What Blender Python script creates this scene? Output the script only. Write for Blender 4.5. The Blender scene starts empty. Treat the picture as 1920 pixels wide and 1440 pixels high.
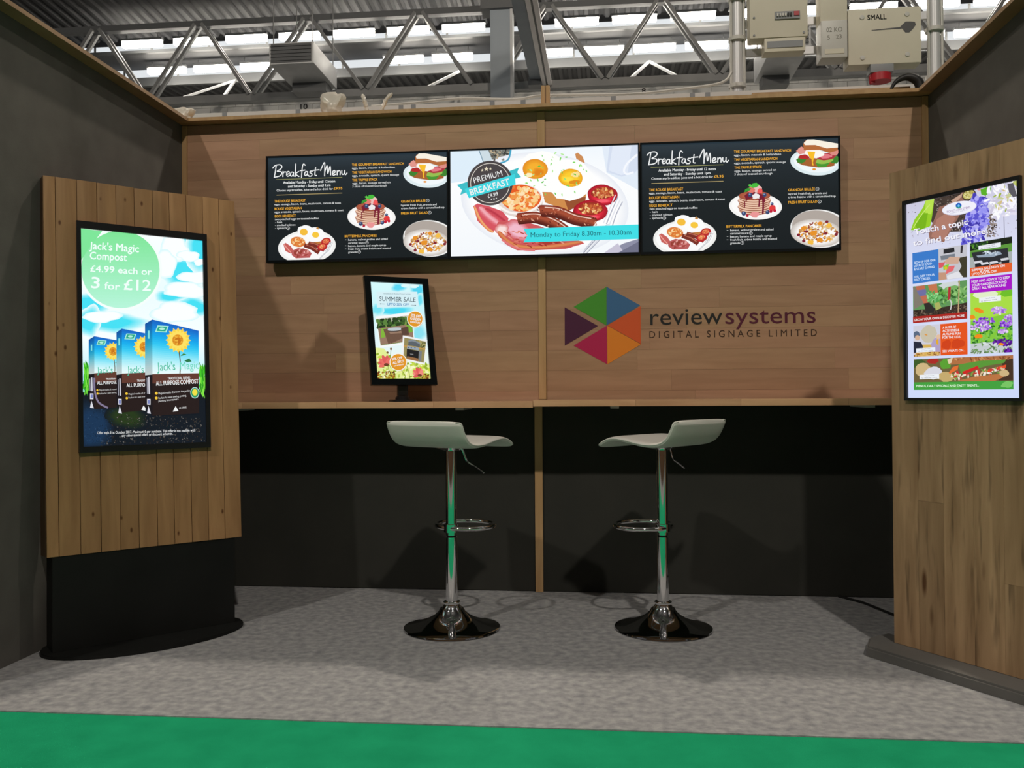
import bpy, bmesh, math, random
import numpy as np
from mathutils import Vector, Matrix
PI = math.pi
S = bpy.context.scene
C = S.collection
random.seed(7)

# ------------------------------------------------------------------ camera
cam_d = bpy.data.cameras.new('camera')
cam_d.sensor_fit = 'HORIZONTAL'; cam_d.sensor_width = 36.0
cam_d.lens = 36.0 * 1630.5 / 1920.0
cam_d.clip_end = 200
cam = bpy.data.objects.new('camera', cam_d); C.objects.link(cam)
fw = Vector((-0.1054, 0.9944, 0.0105)); rt = Vector((0.9944, 0.1055, -0.0059)); up = Vector((0.007, -0.0099, 0.9999))
cam.matrix_world = Matrix(((rt.x, up.x, -fw.x, 2.2327), (rt.y, up.y, -fw.y, -4.435), (rt.z, up.z, -fw.z, 1.0115), (0, 0, 0, 1)))
S.camera = cam
# ------------------------------------------------------------------ world, exposure
w = bpy.data.worlds.new('world'); S.world = w; w.use_nodes = True
bg = w.node_tree.nodes['Background']; bg.inputs[0].default_value = (1.0, 0.95, 0.95, 1); bg.inputs[1].default_value = 0.135
S.view_settings.view_transform = 'Standard'; S.view_settings.look = 'None'
S.view_settings.exposure = 0.0; S.view_settings.gamma = 1.0; S.view_settings.use_curve_mapping = False
# high bay lamps of the hall roof: (x, y, z, watts, colour)
HIGHBAYS = [(-3.0, -8.6, 9.3, 1150, (1.0, 0.92, 0.82)), (4.4, -8.6, 9.3, 1600, (1.0, 0.91, 0.80)),
            (1.9, 3.1, 9.3, 1350, (1.0, 0.87, 0.72)), (-4.6, 2.9, 9.3, 420, (1.0, 0.90, 0.78)),
            (8.2, 2.9, 9.3, 420, (1.0, 0.90, 0.78))]

# ------------------------------------------------------------------ helpers
def lin(c):
    return tuple(((v / 255.0) / 12.92 if v / 255.0 <= 0.04045 else ((v / 255.0 + 0.055) / 1.055) ** 2.4) for v in c)

def new_mat(name, col=(0.5, 0.5, 0.5), rough=0.6, metal=0.0, spec=0.4):
    m = bpy.data.materials.new(name); m.use_nodes = True
    b = m.node_tree.nodes['Principled BSDF']
    b.inputs['Base Color'].default_value = (*col, 1); b.inputs['Roughness'].default_value = rough
    b.inputs['Metallic'].default_value = metal; b.inputs['Specular IOR Level'].default_value = spec
    return m

def ramp_node(nt, stops):
    r = nt.nodes.new('ShaderNodeValToRGB')
    el = r.color_ramp.elements
    while len(el) < len(stops): el.new(0.5)
    for e, (p, c) in zip(el, stops): e.position = p; e.color = (*c, 1)
    return r

def noise_mat(name, c0, c1, scale=(1, 1, 1), nscale=8, detail=4, rough=0.7, bump=0.0, bscale=60, spec=0.3, lo=0.3, hi=0.7):
    m = new_mat(name, c0, rough, 0, spec); nt = m.node_tree; L = nt.links
    b = nt.nodes['Principled BSDF']
    tc = nt.nodes.new('ShaderNodeTexCoord'); mp = nt.nodes.new('ShaderNodeMapping'); mp.inputs['Scale'].default_value = scale
    n = nt.nodes.new('ShaderNodeTexNoise'); n.inputs['Scale'].default_value = nscale; n.inputs['Detail'].default_value = detail
    r = ramp_node(nt, [(lo, c0), (hi, c1)])
    L.new(tc.outputs['Object'], mp.inputs['Vector']); L.new(mp.outputs[0], n.inputs['Vector']); L.new(n.outputs['Fac'], r.inputs[0]); L.new(r.outputs[0], b.inputs['Base Color'])
    if bump:
        n2 = nt.nodes.new('ShaderNodeTexNoise'); n2.inputs['Scale'].default_value = bscale; n2.inputs['Detail'].default_value = 3
        L.new(tc.outputs['Object'], n2.inputs['Vector'])
        bp = nt.nodes.new('ShaderNodeBump'); bp.inputs['Strength'].default_value = bump; bp.inputs['Distance'].default_value = 0.01
        L.new(n2.outputs['Fac'], bp.inputs['Height']); L.new(bp.outputs[0], b.inputs['Normal'])
    return m

def wood_mat(name, dark, light, scale, nscale=3.0, rough=0.55, var=0.25, knots=None, streak=0.0, huevar=0.0):
    """grain stretched along one axis, tone varying per piece, optional knots (cell scale, size)"""
    m = new_mat(name, light, rough, 0, 0.3); nt = m.node_tree; L = nt.links; N = nt.nodes
    b = N['Principled BSDF']
    tc = N.new('ShaderNodeTexCoord'); oi = N.new('ShaderNodeObjectInfo')
    mul = N.new('ShaderNodeVectorMath'); mul.operation = 'SCALE'; mul.inputs['Scale'].default_value = 31.7
    cmb = N.new('ShaderNodeCombineXYZ')
    for i in range(3): L.new(oi.outputs['Random'], cmb.inputs[i])
    L.new(cmb.outputs[0], mul.inputs[0])
    add = N.new('ShaderNodeVectorMath'); L.new(tc.outputs['Object'], add.inputs[0]); L.new(mul.outputs[0], add.inputs[1])
    mp = N.new('ShaderNodeMapping'); mp.inputs['Scale'].default_value = scale; L.new(add.outputs[0], mp.inputs['Vector'])
    n = N.new('ShaderNodeTexNoise'); n.inputs['Scale'].default_value = nscale; n.inputs['Detail'].default_value = 7; n.inputs['Distortion'].default_value = 0.6
    L.new(mp.outputs[0], n.inputs['Vector'])
    r = ramp_node(nt, [(0.28, dark), (0.72, light)]); L.new(n.outputs['Fac'], r.inputs[0])
    out = r.outputs[0]
    if streak:
        n3 = N.new('ShaderNodeTexNoise'); n3.inputs['Scale'].default_value = nscale * 1.3; n3.inputs['Detail'].default_value = 2
        mp3 = N.new('ShaderNodeMapping'); mp3.inputs['Scale'].default_value = [s * 1.4 for s in scale]; mp3.inputs['Location'].default_value = (5, 3, 1)
        L.new(add.outputs[0], mp3.inputs['Vector']); L.new(mp3.outputs[0], n3.inputs['Vector'])
        r3 = ramp_node(nt, [(0.58, (1, 1, 1)), (0.74, (1 - streak,) * 3)]); L.new(n3.outputs['Fac'], r3.inputs[0])
        mx = N.new('ShaderNodeMix'); mx.data_type = 'RGBA'; mx.blend_type = 'MULTIPLY'; mx.inputs[0].default_value = 1
        L.new(out, mx.inputs[6]); L.new(r3.outputs[0], mx.inputs[7]); out = mx.outputs[2]
    if knots:
        ks, size = knots
        mpk = N.new('ShaderNodeMapping'); mpk.inputs['Scale'].default_value = ks; L.new(add.outputs[0], mpk.inputs['Vector'])
        v = N.new('ShaderNodeTexVoronoi'); v.inputs['Scale'].default_value = 1.0; L.new(mpk.outputs[0], v.inputs['Vector'])
        rk = ramp_node(nt, [(size * 0.4, (0.32, 0.22, 0.16)), (size, (1, 1, 1))]); L.new(v.outputs['Distance'], rk.inputs[0])
        mx = N.new('ShaderNodeMix'); mx.data_type = 'RGBA'; mx.blend_type = 'MULTIPLY'; mx.inputs[0].default_value = 1
        L.new(out, mx.inputs[6]); L.new(rk.outputs[0], mx.inputs[7]); out = mx.outputs[2]
    hsv = N.new('ShaderNodeHueSaturation')
    mr = N.new('ShaderNodeMapRange'); mr.inputs['To Min'].default_value = 1 - var; mr.inputs['To Max'].default_value = 1 + var
    L.new(oi.outputs['Random'], mr.inputs['Value']); L.new(mr.outputs[0], hsv.inputs['Value'])
    if huevar:
        m2 = N.new('ShaderNodeMath'); m2.operation = 'FRACT'; m1 = N.new('ShaderNodeMath'); m1.operation = 'MULTIPLY'; m1.inputs[1].default_value = 17.3
        L.new(oi.outputs['Random'], m1.inputs[0]); L.new(m1.outputs[0], m2.inputs[0])
        mr2 = N.new('ShaderNodeMapRange'); mr2.inputs['To Min'].default_value = 0.5 - huevar; mr2.inputs['To Max'].default_value = 0.5 + huevar
        L.new(m2.outputs[0], mr2.inputs['Value']); L.new(mr2.outputs[0], hsv.inputs['Hue'])
    L.new(out, hsv.inputs['Color']); L.new(hsv.outputs[0], b.inputs['Base Color'])
    return m

def emit_mat(name, col, strength):
    m = new_mat(name, (0, 0, 0), 0.6); b = m.node_tree.nodes['Principled BSDF']
    b.inputs['Emission Color'].default_value = (*col, 1); b.inputs['Emission Strength'].default_value = strength
    return m

M = {}
M['wall_wood'] = wood_mat('oak_cladding', (0.395, 0.230, 0.136), (0.49, 0.298, 0.182), (0.9, 6, 9), 3.0, 0.5, 0.075, huevar=0.006)
M['trim_wood'] = wood_mat('pale_timber', (0.42, 0.25, 0.11), (0.56, 0.36, 0.18), (8, 8, 0.8), 3.0, 0.5, 0.06)
M['counter_wood'] = wood_mat('beech_worktop', (0.54, 0.31, 0.165), (0.68, 0.42, 0.235), (1.2, 7, 9), 2.5, 0.38, 0.08)
M['cap_wood'] = wood_mat('brown_capping', (0.28, 0.17, 0.09), (0.42, 0.27, 0.15), (1, 1, 8), 2.5, 0.5, 0.05)
M['pine'] = wood_mat('stained_pine', (0.33, 0.175, 0.078), (0.48, 0.27, 0.125), (9, 9, 1.0), 2.6, 0.5, 0.12, knots=((17, 17, 8.5), 0.115))
M['pine_dark'] = wood_mat('dark_pine', (0.10, 0.055, 0.03), (0.17, 0.09, 0.045), (8, 8, 0.9), 2.6, 0.6, 0.1)
M['rustic'] = wood_mat('rustic_oak_laminate', (0.27, 0.163, 0.085), (0.46, 0.295, 0.165), (9, 9, 0.9), 2.4, 0.5, 0.13, knots=((11, 11, 2.4), 0.15), streak=0.55)
M['fabric'] = noise_mat('charcoal_fabric', (0.105, 0.100, 0.092), (0.125, 0.120, 0.110), (1, 1, 1), 9, 3, 0.9, 0.12, 500, 0.15)
M['panel_dark'] = noise_mat('dark_panel', (0.027, 0.028, 0.024), (0.034, 0.034, 0.029), (1, 1, 1), 4, 3, 0.75, 0.05, 400, 0.25)
M['carpet'] = noise_mat('grey_carpet', (0.225, 0.232, 0.245), (0.395, 0.396, 0.398), (1, 1, 1), 30, 10, 0.95, 0.3, 240, 0.05, 0.30, 0.70)
M['carpet_green'] = noise_mat('green_carpet', (0.010, 0.30, 0.135), (0.014, 0.36, 0.165), (1, 1, 1), 7, 4, 0.95, 0.25, 420, 0.05)
M['concrete'] = noise_mat('concrete', (0.16, 0.16, 0.16), (0.26, 0.26, 0.25), (1, 1, 1), 1.2, 5, 0.85)
M['white_board'] = noise_mat('white_board', (0.62, 0.60, 0.57), (0.70, 0.68, 0.65), (1, 1, 1), 3, 2, 0.6)
M['block'] = noise_mat('painted_block', (0.60, 0.61, 0.60), (0.72, 0.72, 0.70), (1, 1, 1), 2, 3, 0.8)
M['deck'] = noise_mat('steel_deck', (0.055, 0.056, 0.06), (0.085, 0.085, 0.087), (1, 1, 1), 0.7, 3, 0.7)
M['steel'] = noise_mat('grey_painted_steel', (0.17, 0.175, 0.18), (0.22, 0.225, 0.225), (1, 1, 1), 2, 2, 0.5)
M['steel_dark'] = new_mat('dark_steel', (0.10, 0.105, 0.11), 0.5)
M['column'] = noise_mat('blue_grey_paint', (0.24, 0.28, 0.32), (0.28, 0.32, 0.36), (1, 1, 0.2), 2, 2, 0.5)
M['duct'] = noise_mat('galvanised_duct', (0.42, 0.43, 0.44), (0.52, 0.53, 0.54), (1, 1, 1), 2.2, 2, 0.45)
M['alu'] = noise_mat('anodised_profile', (0.78, 0.74, 0.73), (0.85, 0.81, 0.80), (1, 1, 1), 3, 2, 0.4)
M['pole'] = new_mat('galvanised_pole', (0.66, 0.66, 0.67), 0.38, 0.25)
M['cream'] = noise_mat('cream_enclosure', (0.60, 0.56, 0.45), (0.68, 0.64, 0.52), (1, 1, 1), 3, 4, 0.5)
M['grey_plastic'] = new_mat('grey_plastic', (0.25, 0.26, 0.27), 0.5)
M['pale_plastic'] = new_mat('pale_plastic', (0.55, 0.54, 0.50), 0.4)
M['red_plastic'] = new_mat('red_plastic', (0.42, 0.02, 0.03), 0.4)
M['ink'] = new_mat('dark_ink', (0.05, 0.05, 0.05), 0.8)
M['black'] = new_mat('black_plastic', (0.012, 0.012, 0.013), 0.35)
M['black_gloss'] = new_mat('black_bezel', (0.006, 0.008, 0.009), 0.16)
M['black_matt'] = noise_mat('black_matt_steel', (0.006, 0.0065, 0.006), (0.009, 0.0095, 0.009), (1, 1, 1), 5, 2, 0.6, 0, 60, 0.25)
M['plinth_grey'] = noise_mat('dark_grey_plinth', (0.115, 0.113, 0.108), (0.14, 0.137, 0.13), (1, 1, 1), 6, 3, 0.6)
M['chrome'] = new_mat('chrome', (0.86, 0.86, 0.87), 0.05, 1.0)
M['chrome_dark'] = new_mat('chrome_dark_reflection', (0.42, 0.42, 0.43), 0.05, 1.0)  # same chrome for the stool bases, dark hall reflection put into its colour
M['seat'] = noise_mat('off_white_leatherette', (0.66, 0.66, 0.61), (0.72, 0.72, 0.67), (1, 1, 1), 5, 3, 0.42, 0.06, 300, 0.4)
M['lamp'] = emit_mat('lamp_diffuser', (1.0, 0.93, 0.82), 26)
M['bay'] = emit_mat('highbay_lens', (1.0, 0.9, 0.78), 9)
M['rooflight'] = emit_mat('roof_glazing', (0.93, 0.97, 1.0), 0.8)
M['cable'] = new_mat('black_cable', (0.01, 0.01, 0.01), 0.5)
m = new_mat('clear_wrap', (0.78, 0.74, 0.66), 0.25); b_ = m.node_tree.nodes['Principled BSDF']; b_.inputs['Transmission Weight'].default_value = 0.35; M['wrap'] = m
# screen print: emission from a colour attribute
m = bpy.data.materials.new('screen_print'); m.use_nodes = True; nt = m.node_tree; b_ = nt.nodes['Principled BSDF']
b_.inputs['Base Color'].default_value = (0.01, 0.01, 0.01, 1); b_.inputs['Roughness'].default_value = 0.35; b_.inputs['Specular IOR Level'].default_value = 0.15
at = nt.nodes.new('ShaderNodeAttribute'); at.attribute_name = 'Col'; nt.links.new(at.outputs['Color'], b_.inputs['Emission Color']); b_.inputs['Emission Strength'].default_value = 1.0
M['screen'] = m
# vinyl print: diffuse from a colour attribute
m = bpy.data.materials.new('vinyl_print'); m.use_nodes = True; nt = m.node_tree; b_ = nt.nodes['Principled BSDF']
at = nt.nodes.new('ShaderNodeAttribute'); at.attribute_name = 'Col'; nt.links.new(at.outputs['Color'], b_.inputs['Base Color']); b_.inputs['Roughness'].default_value = 0.45
M['vinyl'] = m

def link(o, parent=None):
    C.objects.link(o)
    if parent: o.parent = parent
    return o

def tag(o, label, cat, group=None):
    o['label'] = label; o['category'] = cat
    if group: o['group'] = group
    return o

def thing(name, label, cat, loc=(0, 0, 0), rotz=0.0, group=None):
    o = bpy.data.objects.new(name, None); o.empty_display_size = 0.1
    C.objects.link(o); o.location = loc; o.rotation_euler = (0, 0, rotz)
    return tag(o, label, cat, group)

def struct(o, label=None):
    o['kind'] = 'structure'
    if label: o['label'] = label
    return o

class MB:
    def __init__(s): s.bm = bmesh.new()
    def box(s, x0, x1, y0, y1, z0, z1, bev=0.0, mtx=None):
        r = bmesh.ops.create_cube(s.bm, size=1.0); vs = r['verts']
        for v in vs: v.co = Vector(((x0 + x1) / 2 + v.co.x * (x1 - x0), (y0 + y1) / 2 + v.co.y * (y1 - y0), (z0 + z1) / 2 + v.co.z * (z1 - z0)))
        if bev:
            es = list({e for v in vs for e in v.link_edges})
            rr = bmesh.ops.bevel(s.bm, geom=es, offset=bev, segments=2, affect='EDGES', profile=0.7)
            vs = list({v for f in rr['faces'] for v in f.verts} | {v for v in vs if v.is_valid})
        if mtx:
            for v in vs: v.co = mtx @ v.co
        return s
    def bar(s, p0, p1, w, h=None, roll=0.0):
        h = h or w; p0 = Vector(p0); p1 = Vector(p1); d = p1 - p0; L = d.length; d.normalize()
        a = Vector((0, 0, 1)) if abs(d.z) < 0.95 else Vector((0, 1, 0))
        xx = d.cross(a).normalized(); yy = xx.cross(d)
        vs = []
        for q in (p0, p1):
            for sx, sy in ((-1, -1), (1, -1), (1, 1), (-1, 1)): vs.append(s.bm.verts.new(q + xx * sx * w / 2 + yy * sy * h / 2))
        for f in ((3, 2, 1, 0), (4, 5, 6, 7), (0, 1, 5, 4), (1, 2, 6, 5), (2, 3, 7, 6), (3, 0, 4, 7)): s.bm.faces.new([vs[i] for i in f])
        return s
    def tube(s, pts, r, n=10, closed=False, smooth=True):
        pts = [Vector(p) for p in pts]; m_ = len(pts); rings = []
        prev = None
        for i, p in enumerate(pts):
            if closed: d = (pts[(i + 1) % m_] - pts[i - 1])
            else: d = pts[min(i + 1, m_ - 1)] - pts[max(i - 1, 0)]
            d.normalize()
            if prev is None:
                a = Vector((0, 0, 1)) if abs(d.z) < 0.9 else Vector((1, 0, 0)); xx = d.cross(a).normalized()
            else: xx = (prev - d * prev.dot(d)).normalized()
            prev = xx; yy = d.cross(xx)
            rr = r[i] if isinstance(r, (list, tuple)) else r
            rings.append([s.bm.verts.new(p + (xx * math.cos(2 * PI * k / n) + yy * math.sin(2 * PI * k / n)) * rr) for k in range(n)])
        for i in range(m_ if closed else m_ - 1):
            A = rings[i]; B = rings[(i + 1) % m_]
            for k in range(n):
                f = s.bm.faces.new((A[k], A[(k + 1) % n], B[(k + 1) % n], B[k])); f.smooth = smooth
        if not closed:
            s.bm.faces.new(rings[0][::-1]); s.bm.faces.new(rings[-1])
        return s
    def lathe(s, prof, n=48, c=(0, 0, 0), smooth=True):
        rings = []
        for r, z in prof:
            if r < 1e-6: rings.append([s.bm.verts.new((c[0], c[1], c[2] + z))])
            else: rings.append([s.bm.verts.new((c[0] + r * math.cos(2 * PI * k / n), c[1] + r * math.sin(2 * PI * k / n), c[2] + z)) for k in range(n)])
        for A, B in zip(rings[:-1], rings[1:]):
            for k in range(n):
                a0, a1 = A[k % len(A)], A[(k + 1) % len(A)]; b0, b1 = B[k % len(B)], B[(k + 1) % len(B)]
                vs = []
                for v in (a0, a1, b1, b0):
                    if v not in vs: vs.append(v)
                if len(vs) > 2: f = s.bm.faces.new(vs); f.smooth = smooth
        return s
    def prism(s, poly, z0, z1, bev=0.0):
        A = [s.bm.verts.new((x, y, z0)) for x, y in poly]; B = [s.bm.verts.new((x, y, z1)) for x, y in poly]
        n = len(poly); s.bm.faces.new(A[::-1]); top = s.bm.faces.new(B)
        for i in range(n): s.bm.faces.new((A[i], A[(i + 1) % n], B[(i + 1) % n], B[i]))
        if bev: bmesh.ops.bevel(s.bm, geom=list(top.edges), offset=bev, segments=2, affect='EDGES')
        return s
    def build(s, name, mat, parent=None, recalc=True):
        if recalc: bmesh.ops.recalc_face_normals(s.bm, faces=s.bm.faces)
        me = bpy.data.meshes.new(name); s.bm.to_mesh(me); s.bm.free(); me.set_sharp_from_angle(angle=math.radians(38))
        me.materials.append(M[mat] if isinstance(mat, str) else mat)
        return link(bpy.data.objects.new(name, me), parent)

def box_obj(name, mat, x0, x1, y0, y1, z0, z1, parent=None, bev=0.0):
    """box with its origin at its own centre"""
    cx, cy, cz = (x0 + x1) / 2, (y0 + y1) / 2, (z0 + z1) / 2
    o = MB().box(x0 - cx, x1 - cx, y0 - cy, y1 - cy, z0 - cz, z1 - cz, bev).build(name, mat, parent)
    o.location = (cx, cy, cz); return o

def smooth_path(pts, n=6, closed=False):
    P = [Vector(p) for p in pts]; out = []; m_ = len(P)
    rng = range(m_ if closed else m_ - 1)
    for i in rng:
        if closed: a, b, c, d = P[i - 1], P[i], P[(i + 1) % m_], P[(i + 2) % m_]
        else: a, b, c, d = P[max(i - 1, 0)], P[i], P[i + 1], P[min(i + 2, m_ - 1)]
        for k in range(n):
            t = k / n
            out.append(0.5 * ((2 * b) + (c - a) * t + (2 * a - 5 * b + 4 * c - d) * t * t + (3 * b - a - 3 * c + d) * t ** 3))
    if not closed: out.append(P[-1])
    return out

# ------------------------------------------------------------------ flat print canvas
_tx = {}
def text_mesh(txt, bold):
    bold = 0.0; key = (txt, bold)
    if key in _tx: return _tx[key]
    cu = bpy.data.curves.new('t', 'FONT'); cu.body = txt; cu.size = 1.0; cu.offset = bold * 0.62; cu.resolution_u = 3; cu.fill_mode = 'FRONT'
    ob = bpy.data.objects.new('t', cu)
    me = bpy.data.meshes.new_from_object(ob)
    v = np.array([x.co[:2] for x in me.vertices], float).reshape(-1, 2); f = [tuple(p.vertices) for p in me.polygons]
    bpy.data.objects.remove(ob); bpy.data.curves.remove(cu); bpy.data.meshes.remove(me)
    _tx[key] = (v, f); return _tx[key]

def clip_poly(P, Q):
    """clip polygon P by convex polygon Q (both lists of 2-vectors)"""
    area = sum(Q[i][0] * Q[(i + 1) % len(Q)][1] - Q[(i + 1) % len(Q)][0] * Q[i][1] for i in range(len(Q)))
    sg = 1 if area > 0 else -1; out = list(P)
    for i in range(len(Q)):
        a, b = Q[i], Q[(i + 1) % len(Q)]; inp = out; out = []
        if not inp: break
        def side(p): return sg * ((b[0] - a[0]) * (p[1] - a[1]) - (b[1] - a[1]) * (p[0] - a[0]))
        for j in range(len(inp)):
            p, q = inp[j - 1], inp[j]; sp, sq = side(p), side(q)
            if (sp >= 0) != (sq >= 0):
                t = sp / (sp - sq); out.append((p[0] + (q[0] - p[0]) * t, p[1] + (q[1] - p[1]) * t))
            if sq >= 0: out.append(q)
    return out

class Canvas:
    """draws flat shapes in traced coordinates (y down) on a w x h metre rectangle in the local xz plane facing -y"""
    def __init__(s, corners, w, h, mat='screen'):
        src = corners; dst = [(0, h), (w, h), (w, 0), (0, 0)]
        A = []; bb = []
        for (x, y), (u, v) in zip(src, dst):
            A.append([x, y, 1, 0, 0, 0, -u * x, -u * y]); bb.append(u)
            A.append([0, 0, 0, x, y, 1, -v * x, -v * y]); bb.append(v)
        s.H = np.append(np.linalg.solve(np.array(A, float), np.array(bb, float)), 1).reshape(3, 3)
        s.w, s.h, s.mat, s.step = w, h, mat, 1.1e-5
        s.frame = [tuple(map(float, c)) for c in corners]; s.clip = None
        s.pics = []; s.base = 0
    def pic(s, name, base=None, clip=None):
        s.cur = dict(name=name, v=[], f=[], c=[], k=0, base=s.base if base is None else base); s.pics.append(s.cur); s.clip = clip; return s
    def mp(s, P):
        P = np.asarray(P, float); q = np.c_[P, np.ones(len(P))] @ s.H.T; return q[:, :2] / q[:, 2:]
    def raw(s, P, faces, cols):
        d = s.cur; n = len(d['v']); y = -(d['base'] * 1e-4 + d['k']); d['k'] += s.step
        for (x, z) in s.mp(P): d['v'].append((min(max(x, 0), s.w) - s.w / 2, y, min(max(z, 0), s.h)))
        d['f'] += [tuple(i + n for i in f) for f in faces]
        if isinstance(cols[0], (tuple, list)): d['c'] += [lin(c) for c in cols]
        else: d['c'] += [lin(cols)] * len(P)
    def p(s, pts, col):
        pts = [tuple(map(float, q[:2])) for q in pts]
        for Q in (s.frame, s.clip):
            if Q: pts = clip_poly(pts, Q)
        if len(pts) > 2: s.raw(pts, [tuple(range(len(pts)))], col)
        return s
    def r(s, x0, y0, x1, y1, col): return s.p([(x0, y0), (x1, y0), (x1, y1), (x0, y1)], col)
    def g(s, pts4, c_top, c_bot, n=1):
        """quad (tl,tr,br,bl) with vertical gradient through colours"""
        s.raw(pts4, [(0, 1, 2, 3)], [c_top, c_top, c_bot, c_bot]); return s
    def e(s, cx, cy, rx, ry, col, rot=0, n=22):
        a = math.radians(rot); ca, sa = math.cos(a), math.sin(a)
        return s.p([(cx + rx * math.cos(t) * ca - ry * math.sin(t) * sa, cy + rx * math.cos(t) * sa + ry * math.sin(t) * ca) for t in [2 * PI * k / n for k in range(n)]], col)
    def b(s, cx, cy, rx, ry, col, irr=0.18, n=16, rot=0, rnd=random):
        a = math.radians(rot); ca, sa = math.cos(a), math.sin(a); P = []
        for k in range(n):
            t = 2 * PI * k / n; q = 1 + rnd.uniform(-irr, irr); x, y = rx * q * math.cos(t), ry * q * math.sin(t); P.append((cx + x * ca - y * sa, cy + x * sa + y * ca))
        return s.p(P, col)
    def s_(s, pts, wd, col, n=5):
        P = smooth_path([(x, y, 0) for x, y in pts], n) if len(pts) > 2 else [Vector((x, y, 0)) for x, y in pts]
        L = []; R_ = []
        for i, q in enumerate(P):
            d = P[min(i + 1, len(P) - 1)] - P[max(i - 1, 0)]; d = d.normalized() if d.length else Vector((1, 0, 0))
            ww = wd * 0.5 if not isinstance(wd, tuple) else 0.5 * (wd[0] + (wd[1] - wd[0]) * i / (len(P) - 1))
            if i == 0: q = q - d * ww * 0.6
            if i == len(P) - 1: q = q + d * ww * 0.6
            nn = Vector((-d.y, d.x, 0)) * ww; L.append(q + nn); R_.append(q - nn)
        V = L + R_; m_ = len(P)
        s.raw([(v.x, v.y) for v in V], [(i, i + 1, m_ + i + 1, m_ + i) for i in range(m_ - 1)], col); return s
    def soft(s, cx, cy, rx, ry, col, edge, irr=0.16, n=26, rot=0, core=0.5):
        """blob fading from col in the middle to edge colour at the rim"""
        a = math.radians(rot); ca, sa = math.cos(a), math.sin(a); P = [(cx, cy)]; ph = [random.uniform(0, 6.3) for _ in range(4)]
        for fr in (core, 0.5 + core / 2, 1.0):
            for k in range(n):
                t = 2 * PI * k / n; q = fr * (1 + irr * (math.sin(2 * t + ph[0]) + math.sin(3 * t + ph[1]) * .8 + math.sin(5 * t + ph[2]) * .5 + math.sin(8 * t + ph[3]) * .3) / 2)
                x, y = rx * q * math.cos(t), ry * q * math.sin(t); P.append((cx + x * ca - y * sa, cy + x * sa + y * ca))
        F = [(0, 1 + k, 1 + (k + 1) % n) for k in range(n)]
        for j in (0, 1): F += [(1 + j * n + k, 1 + (j + 1) * n + k, 1 + (j + 1) * n + (k + 1) % n, 1 + j * n + (k + 1) % n) for k in range(n)]
        mid = tuple((u + v) / 2 for u, v in zip(col, edge))
        s.raw(P, F, [tuple(col)] * (n + 1) + [mid] * n + [tuple(edge)] * n); return s
    def rod(s, pts, wd, c_edge, c_mid, c_edge2=None, n=6):
        """rounded bar shaded from one long edge over the middle to the other"""
        c_edge2 = c_edge2 or c_edge; P = smooth_path([(x, y, 0) for x, y in pts], n); m_ = len(P); rows = [[], [], [], [], []]
        for i, q in enumerate(P):
            d = (P[min(i + 1, m_ - 1)] - P[max(i - 1, 0)]).normalized(); e = min(i, m_ - 1 - i) / 3.0; ww = wd * 0.5 * math.sqrt(max(0.05, 1 - max(0, 1 - e) ** 2))
            nn = Vector((-d.y, d.x, 0)) * ww
            for j, f in enumerate((-1, -.55, -.1, .5, 1)): v = q + nn * f; rows[j].append((v.x, v.y))
        mm = lambda a, b, f: tuple(u + (v - u) * f for u, v in zip(a, b))
        cols = [c_edge, mm(c_edge, c_mid, .75), c_mid, mm(c_mid, c_edge2, .7), c_edge2]
        s.raw(sum(rows, []), [(j * m_ + i, j * m_ + i + 1, (j + 1) * m_ + i + 1, (j + 1) * m_ + i) for j in range(4) for i in range(m_ - 1)], sum([[c] * m_ for c in cols], [])); return s
    def star(s, cx, cy, r, col, n=5, inner=0.42, rot=0):
        P = []
        for k in range(2 * n):
            t = -PI / 2 + PI * k / n + rot; q = r if k % 2 == 0 else r * inner; P.append((cx + q * math.cos(t), cy + q * math.sin(t)))
        return s.p(P, col)
    def scat(s, fn, n, rx, ry, pal, irr=0.2, rot=(0, 180), sides=8, rnd=random):
        s.step = 4e-6
        for _ in range(n):
            x, y = fn(); q = rnd.uniform(0.65, 1.25)
            s.b(x, y, rx * q, ry * q, rnd.choice(pal), irr, sides, rnd.uniform(*rot))
        s.step = 1.1e-5
        return s
    def t(s, txt, x0, y0, x1, y1, cap, col, bold=0.0, name=None):
        """text from baseline start to baseline end; cap = capital height in traced units"""
        v, f = text_mesh(txt, bold)
        if not len(v): return s
        hv, _ = text_mesh('H', bold); ch = hv[:, 1].max() - min(0, hv[:, 1].min())
        a, bmx = v[:, 0].min(), v[:, 0].max(); d = np.array([x1 - x0, y1 - y0], float); L = np.hypot(*d); d /= L
        nrm = np.array([d[1], -d[0]])
        P = np.array([x0, y0]) + np.outer((v[:, 0] - a) / (bmx - a) * L, d) + np.outer(v[:, 1] / ch * cap, nrm)
        if bold:   # heavier strokes: the same outline laid down a few times, slightly shifted
            q = bold * 0.55 / ch * cap; n_ = len(P); off = [(-q, 0), (q, 0), (0, -q), (0, q)]
            P = np.vstack([P + np.array(o_) for o_ in off]); f = [tuple(i + k * n_ for i in g) for k in range(4) for g in f]
        s.raw(P, f, col); return s
    def build(s, parent, origin=(0, 0.0055, 0)):
        for d in s.pics:
            if not d['v']: continue
            me = bpy.data.meshes.new(d['name']); me.from_pydata(d['v'], [], d['f'])
            ca = me.color_attributes.new('Col', 'FLOAT_COLOR', 'POINT')
            ca.data.foreach_set('color', np.array([(*c, 1.0) for c in d['c']], np.float32).ravel())
            me.materials.append(M[s.mat]); o = link(bpy.data.objects.new(d['name'], me), parent); o.location = origin
        return s

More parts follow.
